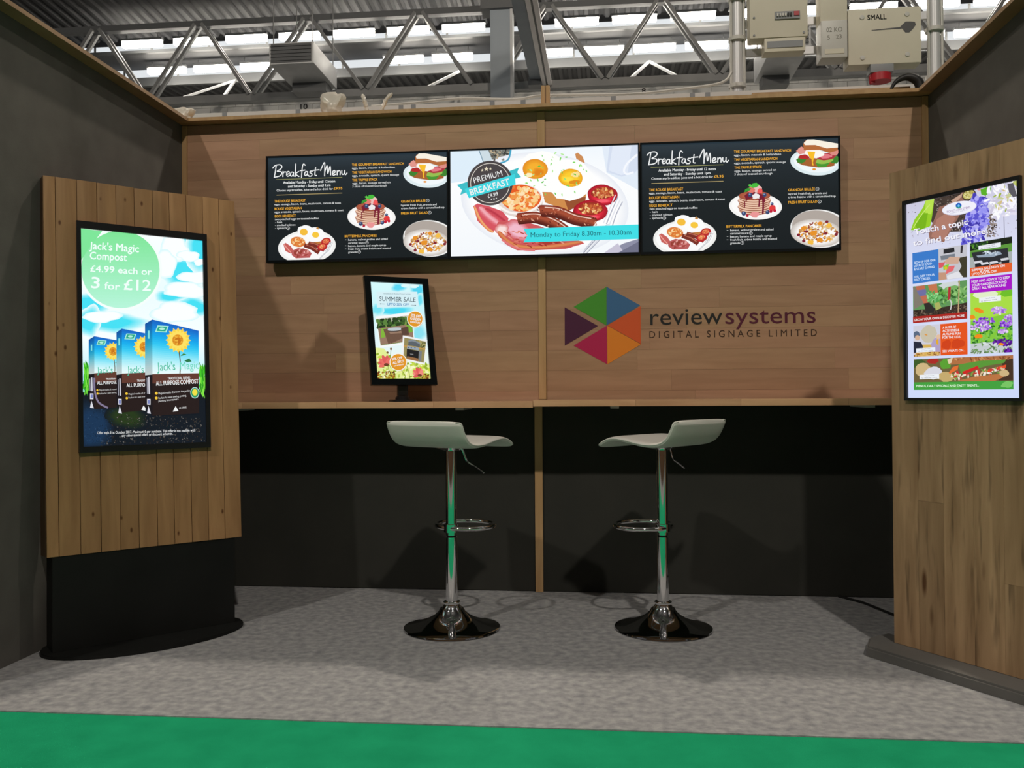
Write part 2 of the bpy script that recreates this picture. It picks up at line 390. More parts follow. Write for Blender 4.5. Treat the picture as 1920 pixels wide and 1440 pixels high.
def ell_pt(cx, cy, rx, ry):
    def f():
        a = random.uniform(0, 2 * PI); q = math.sqrt(random.random()); return cx + rx * q * math.cos(a), cy + ry * q * math.sin(a)
    return f
def quad_pt(tl, tr, br, bl):
    def f():
        u, v = random.random(), random.random()
        return tuple((1 - v) * ((1 - u) * tl[i] + u * tr[i]) + v * ((1 - u) * bl[i] + u * br[i]) for i in (0, 1))
    return f

# ================================================================== SETTING
W = 3.814; H = 2.464; D = 1.80; LT = 0.0
# floors
fl = MB().prism([(-0.08, 0.06), (-0.08, -1.8177), (W + 0.08, -1.7832), (W + 0.08, 0.06)], -0.02, 0.0).build('floor', 'carpet'); struct(fl, 'mottled grey carpet of the exhibition stand')
fg = MB().prism([(-9, -1.895), (13, -1.70), (13, -4.9), (-9, -4.9)], -0.03, -0.004).build('floor_aisle', 'carpet_green'); struct(fg, 'bright green aisle carpet in front of the stand')
fh = MB().box(-26, 30, -26, 19.4, -0.12, -0.031).build('floor_hall', 'concrete'); struct(fh)

# back wall: core, dark lower panels, horizontal planks
wb = box_obj('wall_back', 'panel_dark', -0.05, W + 0.05, 0.0, 0.05, 0.0, H - 0.012); struct(wb, 'back wall of the stand, oak planks above dark panels')
def child_box(parent, name, mat, x0, x1, y0, y1, z0, z1, bev=0.0):
    o = box_obj(name, mat, x0, x1, y0, y1, z0, z1, None, bev); p = parent.location
    o.parent = parent; o.location = Vector(o.location) - p; return o
for x0, x1 in ((0.012, 1.878), (1.919, W - 0.012)):
    child_box(wb, 'panel', 'panel_dark', x0, x1, -0.006, -0.0002, 0.004, 0.940)
pitch = 0.103; z0 = 1.022 - pitch
rw = random.Random(3)
for x0, x1 in ((0.028, 1.901), (1.941, W - 0.030)):
    k = 0
    while True:
        za, zb = z0 + k * pitch, z0 + (k + 1) * pitch
        if za > H - 0.02: break
        zb = min(zb, H - 0.014); x = x0; first = True
        while x < x1 - 0.01:
            L_ = rw.uniform(0.35, 0.9) if first else rw.uniform(0.75, 1.1); first = False
            xe = min(x + L_, x1)
            if x1 - xe < 0.2: xe = x1
            child_box(wb, 'plank', 'wall_wood', x + 0.0002, xe - 0.0002, -0.0100 + rw.uniform(-0.0004, 0.0004), -0.0002, max(za, 0.956) + 0.0003, zb - 0.0003)
            x = xe
        k += 1
# side walls
wl = box_obj('wall_left', 'fabric', -0.05, -0.001, -1.80, -0.001, 0.0, H - 0.012); struct(wl, 'charcoal side wall on the left')
wr = box_obj('wall_right', 'fabric', W + 0.001, W + 0.05, -1.80, -0.001, 0.0, H - 0.012); struct(wr, 'charcoal side wall on the right')
# trims
def trim(n, mat, *a, label=None): o = box_obj('trim_%d' % n, mat, *a); return struct(o, label)
trim(1, 'trim_wood', 1.902, 1.940, -0.020, -0.0004, 0.980, H - 0.016, label='pale timber strip up the middle of the plank wall')
trim(2, 'trim_wood', 1.879, 1.918, -0.020, -0.0004, 0.001, 0.942, label='pale timber strip between the dark panels')
trim(3, 'trim_wood', 0.001, 0.027, -0.020, -0.0004, 0.986, H - 0.016, label='pale corner strip at the left end of the plank wall')
trim(4, 'trim_wood', W - 0.029, W - 0.001, -0.020, -0.0004, 0.986, H - 0.016, label='pale corner strip at the right end of the plank wall')
trim(5, 'trim_wood', -0.05, W + 0.05, -0.080, 0.05, H - 0.0115, H + 0.006, label='timber capping along the top of the back wall')
trim(6, 'cap_wood', -0.05, 0.065, -1.80, -0.0805, H - 0.0115, H + 0.006, label='timber capping along the top of the left wall')
trim(7, 'cap_wood', W - 0.065, W + 0.05, -1.80, -0.0805, H - 0.0115, H + 0.006, label='timber capping along the top of the right wall')
# end of the stand post standing up above the wall top
t = thing('post_end', 'stubby grooved timber-coloured post end above the middle of the wall', 'post', (1.944, 0.012, H + 0.0065))
MB().box(-0.022, -0.003, -0.02, 0.02, 0.0, 0.115).build('side', 'trim_wood', t)
MB().box(0.003, 0.022, -0.02, 0.02, 0.0, 0.115).build('side', 'trim_wood', t)
MB().box(-0.003, 0.003, -0.012, 0.02, 0.0, 0.115).build('groove', 'cap_wood', t)

# neighbour's board behind the wall with tape straps and a slack cable
wn = box_obj('wall_rear', 'white_board', -0.6, 3.9, 0.28, 0.32, 0.0, 2.612); struct(wn, 'white back of the neighbouring stand wall')
wn2 = child_box(wn, 'top_rail', 'trim_wood', 3.02, 3.82, 0.245, 0.279, 2.50, 2.588)
for x in (1.11, 1.18, 1.62, 1.79, 2.28, 2.70, 2.78, 0.52, 0.09):
    child_box(wn, 'tape_strap', 'grey_plastic', x, x + 0.026, 0.2775, 0.2798, 2.50, 2.612)
cb = MB().tube(smooth_path([(0.95, 0.30, 2.62), (1.2, 0.29, 2.626), (1.45, 0.3, 2.642), (1.75, 0.3, 2.626), (1.9, 0.3, 2.64), (2.1, 0.3, 2.635), (2.4, 0.29, 2.624), (2.62, 0.3, 2.64), (2.86, 0.3, 2.665), (2.93, 0.36, 2.74)], 5), 0.0075, 6).build('slack_cable', 'pale_plastic')
tag(cb, 'slack pale cable lying along the white board behind the timber wall', 'cable')

wo = box_obj('wall_added_opposite', 'pine_dark', -7, 11, -7.3, -7.2, -0.031, 2.5); struct(wo, 'unseen brown wall added across the aisle for the chrome reflections')  # unseen wall, added to block ambient light and darken the chrome reflections
# ------------------------------------------------------------------ hall shell
wh = box_obj('wall_hall', 'block', -26, 30, 19.2, 19.4, 0, 9.6); struct(wh, 'pale blockwork end wall of the hall')
bme = MB().box(-0.245, 0.245, -0.03, 0.0, -0.145, 0.145).build('block_', 'block'); bme_d = bme.data; bpy.data.objects.remove(bme)
bme_d.name = 'block'
for r_ in range(4):
    for k in range(44):
        o = bpy.data.objects.new('block', bme_d); C.objects.link(o); o.parent = wh
        o.location = Vector((-9.6 + k * 0.5 + (r_ % 2) * 0.25, 19.2, 8.42 + r_ * 0.3)) - wh.location
for txt, x, z, wd in (('10', -6.2, 8.87, 0.20), ('8', 3.30, 8.91, 0.10)):
    cv = Canvas([(0, 0), (100, 0), (100, 100), (0, 100)], 0.4, 0.4, 'vinyl')
    cv.pic('lettering').t(txt, 0, 60, wd * 250, 60, 34, (40, 42, 44), 0.02)
    cv.build(wh, Vector((x + 0.2, 19.165, z)) - wh.location)
# roof: decks, soffit and beams extruded along x
def ceiling_mesh():
    mb = MB(); bm2 = mb.bm
    def strip(prof, xs, amp):
        rows = [[bm2.verts.new((x, y, z + amp * a)) for x, a in xs] for y, z in prof]
        for A, B in zip(rows[:-1], rows[1:]):
            for i in range(len(xs) - 1): bm2.faces.new((A[i], A[i + 1], B[i + 1], B[i]))
    xs = []; x = -14.0
    while x < 18: xs += [(x, 0), (x + 0.08, 0), (x + 0.12, 1), (x + 0.20, 1)]; x += 0.24
    strip([(19.2, 9.42), (17.62, 9.30)], xs, 0.06)
    strip([(16.1, 9.86), (9.0, 10.35)], xs, 0.07)
    strip([(9.0, 10.35), (-26, 10.6)], [(-26, 0), (30, 0)], 0)
    strip([(17.6, 9.72), (16.25, 9.58)], [(-26, 0), (30, 0)], 0)
    strip([(19.2, 9.5), (9.0, 10.45)], [(-26, 0), (-14, 0)], 0)
    strip([(19.2, 9.5), (9.0, 10.45)], [(18, 0), (30, 0)], 0)
    strip([(19.2, 10.6), (9.0, 10.75)], [(-26, 0), (30, 0)], 0)
    return mb.build('ceiling', 'deck', None, False)
struct(ceiling_mesh(), 'dark corrugated steel roof deck of the hall')
for n, (y, za, zb) in enumerate(((17.55, 9.46, 9.70), (16.2, 9.63, 9.79))):
    o = box_obj('window_%d' % (n + 1), 'rooflight', -14, 18, y - 0.01, y + 0.01, za, zb); struct(o, 'bright glazed strip in the hall roof')
    x = -13.5
    while x < 17.8:
        child_box(o, 'glazing_bar', 'steel', x, x + 0.05, y - 0.03, y - 0.011, za, zb); x += 1.5
for n, (y, za, zb) in enumerate(((17.5, 9.22, 9.45), (16.15, 9.55, 9.62))):
    o = MB().box(-26, 30, y - 0.08, y + 0.02, za, zb).build('trim_%d' % (8 + n), 'steel_dark'); struct(o, 'steel purlin below the roof glazing')

# trusses across the hall: bottom chord, paired web members, small braces
def truss(y, z, ztop, nodes, ends, label, pair=0.12, wd=0.075):
    t = thing('roof_truss', label, 'truss', (0, y, 0))
    MB().box(ends[0], ends[1], -0.09, 0.09, z - 0.17, z).build('bottom_chord', 'steel', t)
    MB().box(ends[0], ends[1], -0.09, 0.09, ztop, ztop + 0.14).build('top_chord', 'steel_dark', t)
    for a, b_ in zip(nodes[:-1], nodes[1:]):
        mid = (a + b_) / 2
        for s_ in (-1, 1):
            MB().bar((a + 0.05, s_ * pair, z - 0.02), (mid - 0.08, s_ * pair, ztop + 0.05), wd, wd).build('web_member', 'steel', t)
            MB().bar((b_ - 0.05, s_ * pair, z - 0.02), (mid + 0.08, s_ * pair, ztop + 0.05), wd, wd).build('web_member', 'steel', t)
    return t
truss(15.0, 8.0, 9.62, [-10.9, -8.4, -5.85, -3.15, -0.64], (-12, 0.09), 'grey lattice roof truss crossing the hall left of the column')
truss(15.0, 8.0, 9.62, [-0.2, 2.3, 4.78, 7.3, 9.8, 12.3], (0.10, 13.5), 'grey lattice roof truss crossing the hall right of the column')
for k, x in enumerate((-7.3, -4.6, -1.3, 3.4, 8.3)):
    t = thing('roof_brace', ('leftmost small V brace below the hall purlin', 'small V brace below the purlin behind the hanging heater on the left', 'small V brace below the purlin just left of the column', 'small V brace below the purlin above the number 8', 'small V brace below the purlin behind the power boxes')[k], 'brace', (x, 17.0, 9.22), group='small roof braces')
    for s_ in (-1, 1): MB().bar((0, 0.3, 0), (s_ * 0.55, -1.6, -1.1), 0.055, 0.055).build('strut', 'duct', t)
# main girder running towards the viewer, with a dark duct beside it
t = thing('roof_girder', 'flanged steel roof girder running towards the viewer beside the column', 'girder', (1.01, 14.9, 7.88))
MB().box(-0.11, -0.02, -30, 0.0, 0.0, 0.04).build('flange', 'alu', t)
MB().box(0.02, 0.11, -30, 0.0, 0.0, 0.04).build('flange', 'alu', t)
MB().box(-0.02, 0.02, -30, 0.0, 0.03, 0.5).build('web', 'steel', t)
MB().box(-0.36, -0.125, -30, -0.3, 0.05, 0.34).build('cable_duct', 'column', t)
MB().box(-0.40, -0.10, -0.3, 0.0, -0.08, 0.10).build('end_bracket', 'steel_dark', t)
# hall column
t = thing('hall_column', 'tall blue-grey column standing behind the middle of the wall', 'column', (0.096, 14.0, -0.031))
MB().box(-0.224, 0.20, -0.15, 0.15, 0, 10.2).build('shaft', 'column', t)
MB().box(0.201, 0.255, -0.17, 0.15, 0, 10.2).build('edge_flange', 'duct', t)
MB().box(-0.42, 0.42, -0.25, 0.25, 9.2, 9.55).build('head_bracket', 'steel_dark', t)
# unit heaters hanging under the roof
def heater(x0, x1, y0, y1, z0, z1, label):
    t = thing('unit_heater', label, 'heater', ((x0 + x1) / 2, (y0 + y1) / 2, z0)); hx, hy = (x1 - x0) / 2, (y1 - y0) / 2
    MB().box(-hx, hx, -hy, hy, 0, z1 - z0, 0.02).build('casing', 'duct', t)
    MB().box(-hx + 0.05, hx - 0.05, -hy - 0.02, -hy - 0.001, 0.03, z1 - z0 - 0.03).build('front_grille', 'steel_dark', t)
    for i in range(5): MB().box(-hx + 0.05, hx - 0.05, -hy - 0.05, -hy - 0.021, 0.06 + i * 0.075, 0.075 + i * 0.075).build('louvre', 'steel_dark', t)
    MB().box(-hx + 0.1, hx - 0.1, hy - 0.5, hy - 0.1, -0.2, -0.001).build('outlet_cowl', 'steel_dark', t)
    for sx in (-1, 1):
        for sy in (-1, 1): MB().tube([(sx * (hx - 0.06), sy * (hy - 0.1), z1 - z0 - 0.01), (sx * (hx - 0.06), sy * (hy - 0.1), 9.86 + (16.1 - (y0 + y1) / 2 - sy * (hy - 0.1)) * 0.069 - z0 + 0.05)], 0.012, 6).build('hanger_rod', 'steel', t)
    return t
heater(-4.75, -3.78, 13.2, 14.8, 7.97, 8.42, 'boxy metal unit heater hanging above the left screen')
heater(5.50, 6.25, 12.8, 14.8, 7.68, 8.20, 'boxy metal unit heater hanging behind the fuse board')
# strip luminaires in two rows
def luminaire():
    t = thing('strip_light', '', 'light')
    MB().box(-0.52, 0.52, -0.06, 0.06, 0.075, 0.13).build('housing', 'steel_dark', t)
    MB().box(-0.50, 0.50, -0.07, 0.07, -0.075, 0.074, 0.03).build('diffuser', 'lamp', t)  # made taller, with the lamp's glare put into its shape
    for x in (-0.4, 0.4): MB().bar((x, 0, 0.13), (x, 0, 0.24), 0.015).build('hanger', 'steel', t)
    return t
def copy_tree(o, parent=None):
    c = o.copy(); C.objects.link(c); c.parent = parent
    for ch in list(o.children): copy_tree(ch, c)
    return c
proto = luminaire(); used = False
for y, z, lab, grp, gap in ((16.8, 9.36, 'glowing strip light in the nearer-looking lower row under the hall roof', 'lower row of hall strip lights', 1.24), (15.6, 9.57, 'glowing strip light in the upper row under the hall roof', 'upper row of hall strip lights', 1.32)):
    row = 'lower' if y > 16 else 'upper'; spots = []; x = -8.9
    while x < 12.6:
        if not (-0.5 < x < 0.9) and not (y > 16 and -4.7 < x < -3.6):
            spots.append(x)
        x += gap
    ORD = ['first', 'second', 'third', 'fourth', 'fifth', 'sixth', 'seventh', 'eighth', 'ninth', 'tenth', 'eleventh']
    for side, lst in (('left', sorted([q for q in spots if q < 0.1], reverse=True)), ('right', sorted([q for q in spots if q > 0.1]))):
        for k, x in enumerate(lst):
            o = proto if not used else copy_tree(proto); used = True
            o.location = (x, y, z); o['label'] = '%s glowing strip light %s of the hall column in the %s row' % (ORD[k], side, row); o['group'] = grp
# high bay lamps overhead (they light the stand)
for k, (x, y, z, pw, col) in enumerate(HIGHBAYS):
    t = thing('high_bay_lamp', ('round high bay lamp hanging over the aisle on the left', 'round high bay lamp hanging over the aisle on the right', 'round high bay lamp hanging just behind the stand', 'round high bay lamp hanging behind the stand on the left', 'round high bay lamp hanging behind the stand on the right')[k], 'light', (x, y, z))
    MB().lathe([(0.0, 0.36), (0.08, 0.36), (0.10, 0.2), (0.26, 0.02), (0.27, 0.0), (0.25, 0.02), (0.0, 0.06)], 24).build('reflector', 'steel_dark', t)
    MB().lathe([(0.0, 0.015), (0.22, 0.02)], 24).build('lens', 'bay', t)
    MB().tube([(0, 0, 0.36), (0, 0, 0.9)], 0.012, 6).build('suspension', 'steel', t)
    ld = bpy.data.lights.new('lamp_light', 'POINT'); ld.energy = pw; ld.color = col; ld.shadow_soft_size = 0.16
    lo = bpy.data.objects.new('lamp_light', ld); C.objects.link(lo); lo.parent = t; lo.location = (0, 0, -0.2)

# ================================================================== OBJECTS
# ------------------------------------------------------------------ worktops
for x0, x1, z1, lab in ((0.003, 1.8985, 0.973, 'long beech worktop fixed to the wall beneath the small monitor'), (1.8995, W - 0.003, 0.978, 'long beech worktop fixed to the wall beneath the company logo')):
    t = thing('worktop', lab, 'counter', ((x0 + x1) / 2, -0.192, z1 - 0.030)); hx = (x1 - x0) / 2
    n = 4
    for i in range(n):   # staves of the laminated top
        o = MB().box(-hx + i * 2 * hx / n + 0.0003, -hx + (i + 1) * 2 * hx / n - 0.0003, -0.168, 0.168, 0, 0.030, 0.0012).build('board', 'counter_wood', t)
    for x in (-hx * 0.6, hx * 0.62): MB().box(x - 0.02, x + 0.02, -0.10, 0.165, -0.012, -0.0005).build('support_bracket', 'pale_plastic', t)

# ------------------------------------------------------------------ bar stools
def stool(loc, ang, label):
    """ang: direction the seat faces, measured from +y towards +x"""
    t = thing('bar_stool', label, 'stool', loc, -ang, 'white bar stools at the worktop')
    prof = [(-0.197, 0.094), (-0.190, 0.088), (-0.178, 0.062), (-0.160, 0.032), (-0.135, 0.010), (-0.10, -0.001), (-0.055, -0.003), (-0.01, 0.002), (0.04, 0.011), (0.09, 0.018), (0.13, 0.016), (0.163, 0.005), (0.186, -0.010), (0.192, -0.016)]
    prof = [(v.x, v.y) for v in smooth_path([(a, b, 0) for a, b in prof], 3)]
    mb = MB(); rings = []; n = 28; m_ = len(prof)
    for i, (s_, z) in enumerate(prof):
        a = prof[max(i - 1, 0)]; b = prof[min(i + 1, m_ - 1)]
        d = Vector((b[0] - a[0], b[1] - a[1])).normalized(); nx, nz = -d.y, d.x
        e = min(i, m_ - 1 - i) / 4.0; sh = 0.030 * (1 - min(e, 1)) ** 2; hw = 0.198 - sh; th = 0.0125 * (0.55 + 0.45 * min(e * 1.5, 1))
        ring = []
        for k in range(n):
            q = 2 * PI * k / n; cx = math.copysign(abs(math.cos(q)) ** 0.35, math.cos(q)); cz = math.copysign(abs(math.sin(q)) ** 0.6, math.sin(q))
            off = th * cz; ring.append(mb.bm.verts.new((hw * cx, s_ + nx * off, 0.797 + z + nz * off)))
        rings.append(ring)
    for A, B in zip(rings[:-1], rings[1:]):
        for k in range(n): f = mb.bm.faces.new((A[k], A[(k + 1) % n], B[(k + 1) % n], B[k])); f.smooth = True
    mb.bm.faces.new(rings[0]); mb.bm.faces.new(rings[-1][::-1])
    st = mb.build('seat', 'seat', t)
    for sx in (-1, 1):
        MB().tube([(sx * (0.197 - 0.024 * max(0, 1 - min(i, m_ - 1 - i) / 4.0) ** 2), s_, 0.799 + z) for i, (s_, z) in enumerate(prof)], 0.0035, 6).build('piping', 'seat', st)
    MB().lathe([(0.0, 0.765), (0.032, 0.765), (0.05, 0.772), (0.075, 0.780), (0.075, 0.784), (0.0, 0.784)], 28).build('seat_plate', 'chrome', t)
    MB().lathe([(0.0, 0.402), (0.0245, 0.402), (0.0245, 0.764), (0.0, 0.764)], 32).build('gas_lift_sleeve', 'chrome', t)
    MB().lathe([(0.0, 0.394), (0.0205, 0.394), (0.0205, 0.4015), (0.0, 0.4015)], 24).build('sleeve_gap', 'black', t)
    MB().lathe([(0.0, 0.10), (0.0255, 0.10), (0.0245, 0.393), (0.0, 0.393)], 32).build('column', 'chrome', t)
    MB().lathe([(0.0, 0.04), (0.050, 0.05), (0.051, 0.066), (0.046, 0.085), (0.036, 0.101), (0.033, 0.104), (0.037, 0.108), (0.037, 0.115), (0.033, 0.119), (0.0256, 0.121), (0.0, 0.121)], 36).build('collar', 'chrome', t)
    base = [(0.0, 0.0005), (0.204, 0.0005), (0.208, 0.004), (0.2065, 0.009), (0.198, 0.013), (0.17, 0.019), (0.135, 0.029), (0.10, 0.043), (0.075, 0.058), (0.058, 0.074), (0.050, 0.088), (0.0, 0.09)]
    MB().lathe(base, 64).build('base', 'chrome_dark', t)
    ring = [(0.132 * math.cos(a), 0.100 + 0.122 * math.sin(a), 0.432) for a in [2 * PI * k / 40 for k in range(40)]]
    MB().tube(ring, 0.0095, 10, True).build('footrest_ring', 'chrome', t)
    MB().lathe([(0.0255, 0.415), (0.034, 0.415), (0.034, 0.449), (0.0255, 0.449)], 24).build('footrest_clamp', 'chrome', t)
    MB().tube(smooth_path([(0.045, 0.0, 0.772), (0.062, 0.0, 0.768), (0.078, 0, 0.735), (0.09, 0, 0.718), (0.13, 0, 0.698), (0.172, 0, 0.676)], 4), 0.004, 8).build('height_lever', 'chrome', t)
    return t
stool((1.573, -0.725, 0), math.radians(27), 'white wave-seat chrome bar stool in front of the small monitor')
stool((2.477, -0.655, 0), math.radians(-52), 'white wave-seat chrome bar stool in front of the company logo')

# ------------------------------------------------------------------ screens: shared builders
def frame(parent, w, h, bl, br, bt, bb, depth, front=0.002, mat='black_gloss', name='frame'):
    """hollow bezel; screen opening starts at x=0 centre of the opening; z=0 opening bottom"""
    mb = MB(); x0, x1 = -w / 2 - bl, w / 2 + br
    mb.box(x0, -w / 2, -front, depth, -bb, h + bt); mb.box(w / 2, x1, -front, depth, -bb, h + bt)
    mb.box(-w / 2, w / 2, -front, depth, -bb, 0); mb.box(-w / 2, w / 2, -front, depth, h, h + bt)
    mb.box(-w / 2, w / 2, min(0.012, depth - 0.002), depth, 0, h) if depth > 0.009 else None
    return mb.build(name, mat, parent)
def screen(parent, w, h, cols, n=14):
    """emissive panel; cols = list of (v from top 0..1, colour)"""
    vs, fs, cc = [], [], []
    for k, (v, c) in enumerate(cols):
        z = h * (1 - v); vs += [(-w / 2, 0.0065, z), (w / 2, 0.0065, z)]; cc += [lin(c)] * 2
        if k: fs.append((2 * k, 2 * k + 1, 2 * k - 1, 2 * k - 2))
    me = bpy.data.meshes.new('screen'); me.from_pydata(vs, [], fs)
    ca = me.color_attributes.new('Col', 'FLOAT_COLOR', 'POINT'); ca.data.foreach_set('color', np.array([(*c, 1.0) for c in cc], np.float32).ravel())
    me.materials.append(M['screen']); return link(bpy.data.objects.new('screen', me), parent)

OR = (246, 178, 56); WH = (238, 240, 240)
# ---- drawings shared between screens
def fry_up(c, x, y, k, big=False):
    """plate of cooked breakfast: x,y = top-left, k = scale of an 560 x 330 sketch"""
    X = lambda a: x + a * k; Y = lambda b: y + b * k
    c.b(X(255), Y(55), 75 * k, 45 * k, (250, 250, 250), 0.06, 22); c.b(X(350), Y(90), 90 * k, 60 * k, (252, 252, 252), 0.05, 22)
    c.p([(X(358), Y(40)), (X(372), Y(22)), (X(392), Y(45)), (X(380), Y(50))], (190, 130, 60))
    c.e(X(242), Y(72), 38 * k, 32 * k, (245, 190, 60), 10); c.e(X(355), Y(100), 34 * k, 28 * k, (248, 200, 60), 10)
    c.p([(X(275), Y(175)), (X(420), Y(160)), (X(435), Y(190)), (X(300), Y(205))], (190, 120, 60))
    c.e(X(188), Y(170), 84 * k, 60 * k, (250, 248, 244), 12); c.e(X(188), Y(165), 72 * k, 48 * k, (220, 120, 50), 12)
    c.scat(ell_pt(X(188), Y(165), 62 * k, 40 * k), 46, 9 * k, 6 * k, [(246, 200, 130), (235, 160, 80), (250, 220, 170), (226, 130, 60)])
    c.p([(X(48), Y(185)), (X(70), Y(172)), (X(120), Y(205)), (X(150), Y(250)), (X(118), Y(275)), (X(70), Y(250))], (200, 95, 90))
    c.s_([(X(58), Y(190)), (X(85), Y(225)), (X(120), Y(262))], 9 * k, (235, 160, 150))
    c.p([(X(125), Y(250)), (X(190), Y(222)), (X(285), Y(240)), (X(320), Y(275)), (X(300), Y(315)), (X(170), Y(320)), (X(130), Y(290))], (185, 90, 90))
    c.scat(ell_pt(X(220), Y(270), 75 * k, 34 * k), 24, 18 * k, 9 * k, [(215, 130, 125), (165, 70, 65), (230, 165, 160), (150, 60, 50)])
    for (a, b, d, e_) in ((260, 200, 380, 262), (300, 182, 430, 238)):
        c.s_([(X(a), Y(b)), (X((a + d) / 2), Y((b + e_) / 2 - 8)), (X(d), Y(e_))], 40 * k, (120, 45, 35)); c.s_([(X(a + 8), Y(b - 8)), (X((a + d) / 2 + 4), Y((b + e_) / 2 - 18)), (X(d - 8), Y(e_ - 14))], 9 * k, (190, 110, 85))
    for a, b in ((455, 165), (420, 215)):
        c.e(X(a), Y(b), 48 * k, 36 * k, (185, 40, 42), -15); c.e(X(a - 2), Y(b - 4), 32 * k, 21 * k, (225, 110, 70), -15)
        c.scat(ell_pt(X(a), Y(b - 4), 26 * k, 16 * k), 8, 7 * k, 4 * k, [(245, 190, 120), (200, 80, 50)])
    for j in range(3): c.s_([(X(492 + j * 13), Y(170 + j * 3)), (X(462 + j * 14), Y(235)), (X(445 + j * 15), Y(258))], 6 * k, (205, 205, 210) if j % 2 == 0 else (170, 172, 178))
    c.s_([(X(470), Y(255)), (X(420), Y(300)), (X(395), Y(330))], 14 * k, (210, 212, 216))

def draw_menu(c):
    c.pic('lettering', 6)
    # handwritten heading
    K = [[(168, 245), (160, 300), (150, 352)], [(135, 264), (158, 240), (200, 232), (222, 246), (214, 270), (178, 294), (214, 298), (222, 318), (200, 340), (150, 350)],
         [(234, 296), (233, 345)], [(233, 320), (245, 302), (264, 302)],
         [(270, 326), (292, 316), (292, 300), (278, 300), (268, 322), (278, 342), (302, 332)],
         [(334, 306), (314, 305), (304, 330), (316, 342), (331, 326), (334, 304), (334, 338), (344, 340)],
         [(356, 226), (353, 290), (352, 345)], [(384, 298), (356, 322), (388, 346)],
         [(446, 240), (430, 228), (420, 250), (415, 300), (412, 356)], [(396, 292), (444, 286)],
         [(470, 302), (450, 301), (440, 326), (452, 338), (467, 322), (470, 300), (470, 334), (480, 336)],
         [(516, 297), (496, 297), (492, 310), (511, 323), (505, 342), (482, 344)],
         [(546, 262), (541, 300), (540, 334), (556, 338)], [(522, 290), (580, 284)],
         [(592, 292), (628, 216), (633, 262), (632, 344)], [(633, 305), (655, 246), (662, 322), (684, 252), (690, 336)],
         [(708, 322), (730, 312), (730, 296), (716, 296), (706, 318), (716, 338), (740, 328)],
         [(752, 296), (752, 336)], [(752, 316), (766, 296), (780, 302), (780, 334)],
         [(796, 294), (796, 318), (806, 332), (822, 318), (824, 290), (824, 322), (832, 334), (846, 318)]]
    for q in K: c.s_(q, 9.5, WH, 6)
    c.p([(168, 371), (800, 356), (800, 361), (168, 376)], (150, 150, 95)); c.p([(175, 517), (802, 504), (802, 510), (175, 523)], (175, 155, 105))
    T = [('Available Monday - Friday until 12 noon', 237, 413, 733, 405, 23, WH, .03), ('and Saturday - Sunday until 1pm', 283, 449, 688, 441, 22, WH, .03),
         ('Choose any breakfast, juice and a hot drink for', 175, 486, 712, 475, 20, WH, .008), ('\u00a39.95', 720, 475, 802, 473, 22, OR, .03),
         ('THE ROUGE BREAKFAST', 155, 590, 452, 584, 23, OR, .02), ('eggs, sausage, bacon, beans, mushroom, tomato & toast', 155, 617, 790, 608, 19, WH, 0),
         ('ROUGE VEGETARIAN', 157, 662, 417, 656, 23, OR, .02), ('eggs, avocado, spinach, beans, mushroom, tomato & toast', 157, 690, 815, 678, 19, WH, 0),
         ('EGGS BENEDICT', 160, 732, 360, 728, 23, OR, .02), ('two poached eggs on toasted muffins', 160, 758, 578, 752, 19, WH, 0), ('- ham', 163, 787, 230, 785, 19, WH, 0),
         ('- smoked salmon', 163, 815, 357, 811, 19, WH, 0), ('- spinach', 163, 842, 270, 840, 19, WH, 0),
         ('THE GOURMET BREAKFAST SANDWICH', 893, 252, 1388, 246, 22, OR, .02), ('eggs, bacon, avacado & hollandaise', 893, 282, 1303, 277, 19, WH, 0),
         ('THE VEGETARIAN SANDWICH', 895, 326, 1270, 319, 22, OR, .02), ('eggs, avocado, spinach, quorn sausage', 895, 354, 1343, 348, 19, WH, 0),
         ('THE TRIPPLE STACK', 897, 397, 1138, 393, 22, OR, .02), ('eggs, bacon, sausage served on', 898, 426, 1260, 419, 19, WH, 0), ('3 slices of toasted sourdough', 898, 455, 1226, 450, 19, WH, 0),
         ('GRANOLA BRUL\u00c9E', 1365, 605, 1597, 599, 22, OR, .02), ('layered fresh fruit, granola and', 1363, 638, 1702, 634, 19, WH, 0), ('cr\u00e8me fra\u00eeche with a caramelised top', 1365, 668, 1776, 662, 19, WH, 0),
         ('FRESH FRUIT SALAD', 1365, 717, 1617, 712, 22, OR, .02),
         ('BUTTERMILK PANCAKES', 829, 928, 1133, 924, 22, OR, .02), ('-', 832, 957, 845, 957, 19, WH, 0), ('banana, walnut praline and salted', 863, 960, 1237, 955, 19, WH, 0), ('caramel sauce', 863, 989, 1020, 987, 19, WH, 0),
         ('-', 832, 1013, 845, 1013, 19, WH, 0), ('bacon, banana and maple syrup', 863, 1018, 1222, 1013, 19, WH, 0), ('-', 832, 1043, 845, 1043, 19, WH, 0), ('fresh fruit, cr\u00e8me fra\u00eeche and toasted', 863, 1047, 1268, 1041, 19, WH, 0), ('granola', 863, 1076, 948, 1075, 19, WH, 0)]
    for a in T: c.t(*a)
    for x, y in ((1618, 588), (1637, 702), (289, 834), (1041, 979), (968, 1066)):
        c.s_([(x + 14 * math.cos(a), y + 14 * math.sin(a)) for a in [2 * PI * k / 12 for k in range(13)]], 2.6, WH, 2); c.t('V', x - 5, y + 6, x + 5, y + 6, 12, WH)
    # cooked breakfast on a white plate
    c.pic('breakfast_picture', 1); c.e(468, 1010, 276, 158, (240, 240, 238), -4, 40); c.e(468, 1008, 250, 138, (250, 250, 250), -4, 40)
    fry_up(c, 195, 800, 1.0)
    # pancake stack
    c.pic('pancake_picture', 1); c.e(1082, 738, 230, 120, (245, 244, 242), 3, 40); c.e(1080, 735, 205, 100, (252, 251, 250), 3, 36)
